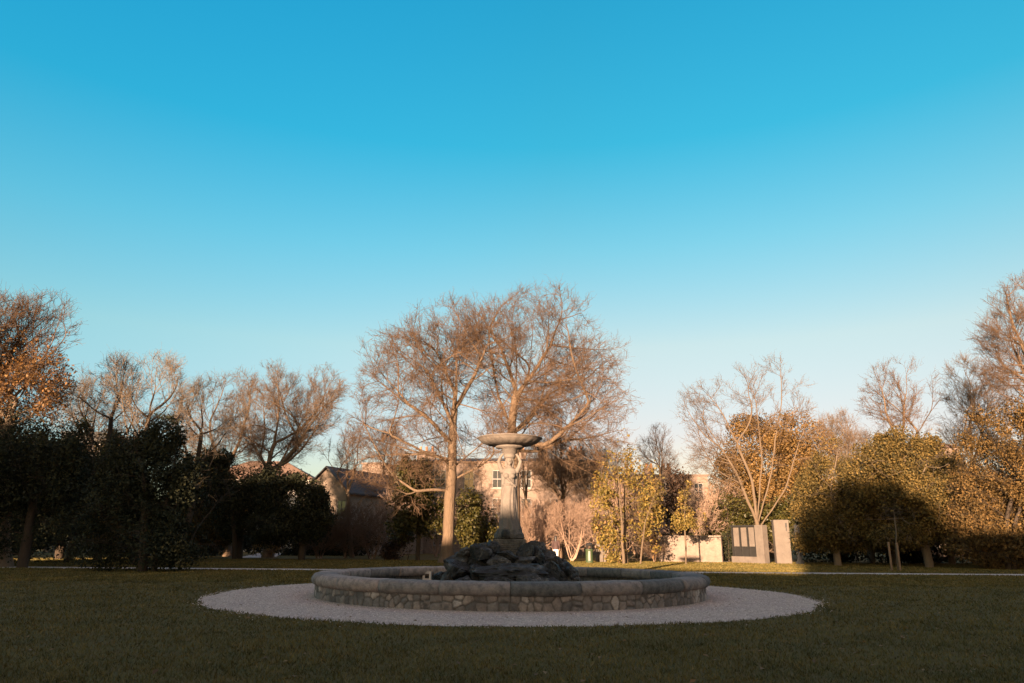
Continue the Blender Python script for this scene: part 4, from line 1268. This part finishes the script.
leafy_tree('evergreen_tree', 'rust tinged evergreen with drooping branches at the right edge', 1000, 41, [(985, 470, 32, 50), (1022, 455, 34, 60), (965, 505, 20, 42), (1000, 530, 40, 34), (1045, 510, 40, 60), (978, 430, 16, 24), (990, 545, 46, 18)], 56000, .145, 'leaf_rust', 43, .15, 'bark_dark', 2, clump=.15, cs=.8, branches=500, twigs=2.0, droop=.6)
E = {o['label'][:24]: o for o in bpy.data.objects if o.get('category') == 'evergreen tree'}
ek = list(E.values())
copy_tree(ek[0], 24, 43, 'second dark evergreen mass close behind the one at the left edge', 1.1, 2.4)
copy_tree(ek[2], 58, 50, 'dark evergreen in shade behind the half bare tree', 1.05, 1.0)
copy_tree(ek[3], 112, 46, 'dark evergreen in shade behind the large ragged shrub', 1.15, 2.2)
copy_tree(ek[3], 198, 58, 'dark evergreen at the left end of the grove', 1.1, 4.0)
copy_tree(ek[4], 872, 52, 'olive evergreen between and behind the two right hand evergreens', .95, 2.6)
copy_tree(ek[4], 952, 50, 'olive evergreen behind the gap right of the leaning pale trunk', .9, 1.4)
copy_tree(ek[3], 893, 49.5, 'dark evergreen tucked behind the leaning pale trunk', 1.0, 5.2)
copy_tree(ek[5], 1046, 47, 'olive evergreen behind the rust tinged one at the right edge', .9, 2.0)
# low hedges and shrubs
leafy_tree('hedge', 'long dark hedge closing the lawn behind the right evergreens', 900, 54, [(820, 540, 32, 28), (870, 540, 40, 30), (930, 538, 42, 32), (990, 538, 42, 34), (1045, 540, 40, 34)], 22000, .26, 'leaf_dark', 44, .08, stems=5, clump=.6, stem_spread=2.5, cat='hedge', group='hedges', deep=.5)
leafy_tree('hedge', 'low dark hedge behind the left grove', 270, 68, [(215, 545, 30, 18), (262, 543, 24, 12), (310, 543, 30, 20), (350, 545, 26, 18)], 13000, .28, 'leaf_dark', 45, .08, stems=4, clump=.6, stem_spread=2.5, cat='hedge', group='hedges', deep=.6)
leafy_tree('hedge', 'dark hedge far behind the left edge shrubs', 110, 62, [(0, 530, 50, 34), (120, 535, 50, 34), (180, 535, 40, 34), (215, 530, 22, 34)], 16000, .3, 'leaf_dark', 46, .08, stems=4, clump=.6, stem_spread=2.5, cat='hedge', group='hedges', deep=.5)
leafy_tree('evergreen_shrub', 'small dark bush beside the sunlit gap at the left edge', 70, 38, [(70, 560, 11, 11), (66, 556, 7, 9)], 1800, .13, 'leaf_dark', 47, .05, stems=2, cat='evergreen shrub')
leafy_tree('ivy_shrub', 'ivy green shrub below the rounded golden tree behind the memorial', 735, 60, [(730, 520, 26, 26), (765, 515, 28, 22), (800, 520, 26, 28), (705, 535, 20, 22)], 12000, .25, 'leaf_holly', 48, .1, stems=3, clump=.3, stem_spread=1.5, cat='shrub')
leafy_tree('leafy_shrub', 'small golden shrub glowing among the dark trunks of the left grove', 272, 58, [(270, 543, 12, 14), (262, 550, 10, 9)], 1800, .2, 'leaf_gold', 49, .06, stems=3, clump=.1, cat='shrub', group='bare and golden shrubs')
leafy_tree('leafy_shrub', 'low reddish leafy shrub near the feet of the holly', 402, 53, [(400, 548, 14, 13), (390, 553, 10, 9)], 2500, .17, 'leaf_purple', 50, .06, stems=3, clump=.1, cat='shrub', group='bare and golden shrubs')
GS = 'bare twiggy shrubs before the houses'
def shrub(label, px, d, blobs, seed, n, twig='twig_pink', tw=2.2):
    b = base(px, d)
    stems = []
    rg = random.Random(seed)
    tr = []
    for k in range(7):
        dx, dy = rg.uniform(-10, 10), rg.uniform(-.6, .6)
        tr.append([(px + dx * .3, 560, dy * .3), (px + dx, 540, dy)])
    tr[0][0] = (px, 562, 0)
    return bare_tree('bare_shrub', label, px, d, tr, blobs, seed, .11, n, bark='twig_pink', twig=twig, twigs=tw * .35, twig_len=.6, twig_r=.011, lens=(3.0, 1.4, .7), dens=1.5, cat='shrub', group=GS, up=.12, trunk_thr=.05)[0]
S1 = shrub('tangled pinkish bare shrub left of the person', 535, 56, [(535, 525, 24, 30), (520, 535, 18, 22), (545, 505, 18, 24)], 61, 650)
S2 = shrub('tangled rosy bare shrub between the person and the litter bin', 572, 54, [(572, 528, 20, 30), (580, 505, 16, 26), (562, 540, 16, 18)], 62, 650)
S3 = shrub('brown bare shrub under the long low limb of the thick trunk', 372, 57, [(370, 520, 30, 32), (350, 505, 24, 28), (390, 505, 26, 26)], 63, 800, 'twig_red')
copy_tree(S3, 345, 60, 'dull brown bare shrub in front of the slate roofed house', 1.0, 2.1)
copy_tree(S1, 700, 60, 'pale bare shrub rising behind the garden wall', 1.25, 1.0)
copy_tree(S2, 724, 64, 'tall bare shrub against the rounded golden tree', 1.5, 2.5)
copy_tree(S2, 603, 57, 'bare shrub behind the litter bin and the stone pier', 1.05, .8)
copy_tree(S1, 498, 60, 'bare shrub seen directly left of the statue', 1.1, 3.0)
copy_tree(S3, 655, 52, 'low brown bare shrub at the foot of the yellow leafy tree', .45, 1.2)
copy_tree(S1, 590, 66, 'pinkish bare shrub against the stone house, right of the statue', 1.35, 1.7)
copy_tree(S2, 530, 67, 'tall pinkish bare shrub against the stone house, directly right of the statue', 1.25, .4)
copy_tree(S1, 470, 68, 'tall pale bare shrub between the thick tan trunk and the statue', 1.2, 2.6)
copy_tree(S2, 436, 66, 'tall bare shrub close behind the thick tan trunk', 1.2, 1.9)
copy_tree(S3, 640, 62, 'wide brown bare shrub behind the yellow leafy tree', 1.3, .7)
leafy_tree('ivy_pier', 'dark ivy covered pier at the far left end of the memorial wall', 729, 53, [(729, 546, 6, 16), (729, 538, 6, 9)], 1500, .2, 'leaf_dark', 51, .08, cat='ivy', group='ivy')
copy_tree(A4, 600, 64, 'bare tree standing before the right end of the stone house', .66, 3.9)
copy_tree(A8, 528, 60, 'small bare tree right behind the statue', .55, 4.4)
copy_tree(A8, 392, 64, 'small bare tree before the left end of the stone house', .7, 2.4)
copy_tree(A8, 352, 61, 'small bare tree before the dark slate roof', .62, 3.3)
copy_tree(S3, 318, 57, 'brown bare shrub at the lit gable end', .9, 4.0)
copy_tree(S1, 400, 62, 'pale bare shrub behind the green holly', 1.4, 4.6)
copy_tree(S2, 622, 60, 'tall bare shrub behind the pale stems of the yellow leafy tree', 1.5, 5.2)
copy_tree(S1, 560, 62, 'broad pinkish bare shrub behind the person', 1.2, 5.5)
# the great tree behind the photographer that shades the right side
rngx = np.random.default_rng(5)
bt = empty('shade_tree', shade_pt(4.4, -30), 0, 'great dense evergreen behind the photographer on the right', 'evergreen tree', 'trees behind the photographer')
pts, od = in_lobes([((0, 0, 8.8), (4.3, 4, 4.9)), ((0, 0, 5), (4.4, 4, 5))], 22000, rngx, .5)
link_mesh('crown', leaves('crown', pts, od, .5, rngx), M['leaf_dark'], bt)
bm = bmesh.new(); loft(bm, [(0, 0, -.1), (.2, 0, 3), (.1, 0, 8)], [.6, .45, .2], 12); obj_bm('trunk', bm, M['bark_dark'], bt, True)

# ------------------------------------------------------------------ grass blades and loose stones close by
M['grass'] = None
t = NT('grass')
rnd = t.n('NewGeometry').outputs['Random Per Island']
n1 = t.noise(t.pos(), .35, 5, .6)
n2 = t.noise(t.pos(), 2.2, 4, .6)
c = t.ramp(rnd, [(0, (.06, .056, .016)), (.4, (.165, .122, .032)), (.7, (.12, .10, .03)), (.9, (.175, .13, .045)), (1, (.23, .165, .07))])
c = t.mix(t.ramp(n2, [(.42, (0, 0, 0)), (.62, (1, 1, 1))]), c, t.mix(1.0, c, (1.1, .95, .8), 'MULTIPLY'))
n4 = t.noise(t.pos(), .9, 3, .6)
c = t.mix(t.ramp(n4, [(.45, (0, 0, 0)), (.6, (1, 1, 1))]), c, t.mix(1.0, c, (.62, .68, .66), 'MULTIPLY'))
c = t.mix(t.ramp(n1, [(.35, (0, 0, 0)), (.65, (1, 1, 1))]), t.mix(1.0, c, (.8, .86, .9), 'MULTIPLY'), c)
t.set(Base_Color=c, Roughness=.7)
t.b.inputs['Specular IOR Level'].default_value = .2
M['grass'] = t.m
rng = np.random.default_rng(9)
NB = 300000
d = 5.8 + (52 - 5.8) * rng.random(NB) ** 2.0
x = (rng.random(NB) * 2 - 1) * (d * .76 + 1.2)
y = CAMY + d
rr = np.hypot(x, y)
th = np.arctan2(y, x)
er = FR + .05 * np.sin(th * 7 + 1) + .04 * np.sin(th * 17) + .03 * np.sin(th * 41 + 2)
# keep paths clear
pdir = nrm(np.array([dv.x, dv.y])[None])[0]
pd_ = np.abs((x - pl.x) * -pdir[1] + (y - pl.y) * pdir[0])
keep = (rr > er - .03 + rng.normal(size=NB) * .02) & ((pd_ > 1.0) | (d < 26))
x, y, d = x[keep], y[keep], d[keep]
n = len(x)
h = rng.uniform(.022, .055, n) * (1 + .25 * np.sin(x * 1.3 + 2 * np.sin(y * .7)) * np.sin(y * 1.1))
wd = np.maximum(.0045, .0007 * d) * rng.uniform(.7, 1.3, n)
an = rng.random(n) * 2 * math.pi
ln = rng.normal(size=(n, 2)) * .6
bx, by = np.cos(an) * wd, np.sin(an) * wd
z0 = np.zeros(n)
v = np.stack([np.stack([x - bx, y - by, z0], 1), np.stack([x + bx, y + by, z0], 1), np.stack([x + ln[:, 0] * h, y + ln[:, 1] * h, h], 1)], 1).reshape(-1, 3)
# (coarser blades on the far lawn are part of the same turf)
NF = 130000
d2 = rng.uniform(24, 53, NF); x2 = (rng.random(NF) * 2 - 1) * (d2 * .74 + 1); y2 = CAMY + d2
k2 = (np.hypot(x2, y2) > FR + .1) & (np.abs((x2 - pl.x) * -pdir[1] + (y2 - pl.y) * pdir[0]) > 1.0)
x2, y2, d2 = x2[k2], y2[k2], d2[k2]
h2 = rng.uniform(.03, .075, len(x2)); w2 = .0009 * d2; an2 = rng.normal(size=len(x2)) * .7
l2 = rng.normal(size=(len(x2), 2)) * .5
zz = np.zeros(len(x2))
v2 = np.stack([np.stack([x2 - np.cos(an2) * w2, y2 - np.sin(an2) * w2, zz], 1), np.stack([x2 + np.cos(an2) * w2, y2 + np.sin(an2) * w2, zz], 1), np.stack([x2 + l2[:, 0] * h2, y2 + l2[:, 1] * h2, h2], 1)], 1).reshape(-1, 3)
v = np.concatenate([v, v2]); n += len(x2)
tag(link_mesh('grass', mesh_np('grass', v, np.arange(n * 3).reshape(n, 3)), M['grass']), 'short mown winter grass on the lawn', 'grass', kind='stuff')
NL = 420
dl = 7 + 26 * rng.random(NL); xl = (rng.random(NL) * 2 - 1) * (dl * .75); yl = CAMY + dl
kl = np.hypot(xl, yl) > PR + .1
pl3 = np.stack([xl, yl, np.full(NL, .045)], 1)[kl]
upn = np.tile(np.array([0, 0, 1.0]), (len(pl3), 1))
tag(link_mesh('fallen_leaves', leaves('fallen_leaves', pl3, upn * 3, .075, rng, .65, up=2.0, droop=.0), M['leaf_brown']), 'a few brown leaves fallen on lawn and gravel', 'fallen leaves', kind='stuff')
t = NT('pebbles')
rnd = t.n('NewGeometry').outputs['Random Per Island']
t.set(Base_Color=t.ramp(rnd, [(0, (.28, .21, .18)), (.5, (.55, .44, .35)), (.85, (.70, .565, .46)), (1, (.80, .69, .59))]), Roughness=.85)
NP = 26000
rad = np.sqrt(rng.uniform((PR - .05) ** 2, (FR + .06) ** 2, NP)); th = rng.random(NP) * 2 * math.pi
stray = rng.random(NP) < .03
rad = np.where(stray, FR + .03 + rng.exponential(.12, NP), rad)
s = rng.uniform(.006, .017, (NP, 3)) * np.array([1, 1, .8])
cen = np.stack([rad * np.cos(th), rad * np.sin(th), np.full(NP, .006)], 1)
oc = np.array([[1, 0, 0], [0, 1, 0], [-1, 0, 0], [0, -1, 0], [0, 0, 1]], float)
rot = rng.random(NP) * 6.28
ox = oc[None, :, 0] * np.cos(rot)[:, None] - oc[None, :, 1] * np.sin(rot)[:, None]
oy = oc[None, :, 0] * np.sin(rot)[:, None] + oc[None, :, 1] * np.cos(rot)[:, None]
oo = np.stack([ox, oy, np.broadcast_to(oc[None, :, 2], ox.shape)], 2) * s[:, None] * (1 + .3 * rng.normal(size=(NP, 5, 1)))
v = (cen[:, None] + oo).reshape(-1, 3)
fi = np.array([[0, 1, 4], [1, 2, 4], [2, 3, 4], [3, 0, 4]])
f = (np.arange(NP)[:, None, None] * 5 + fi[None]).reshape(-1, 3)
tag(link_mesh('pebbles', mesh_np('pebbles', v, f), t.m), 'loose pale pebbles strewn on the gravel ring', 'pebbles', kind='stuff')
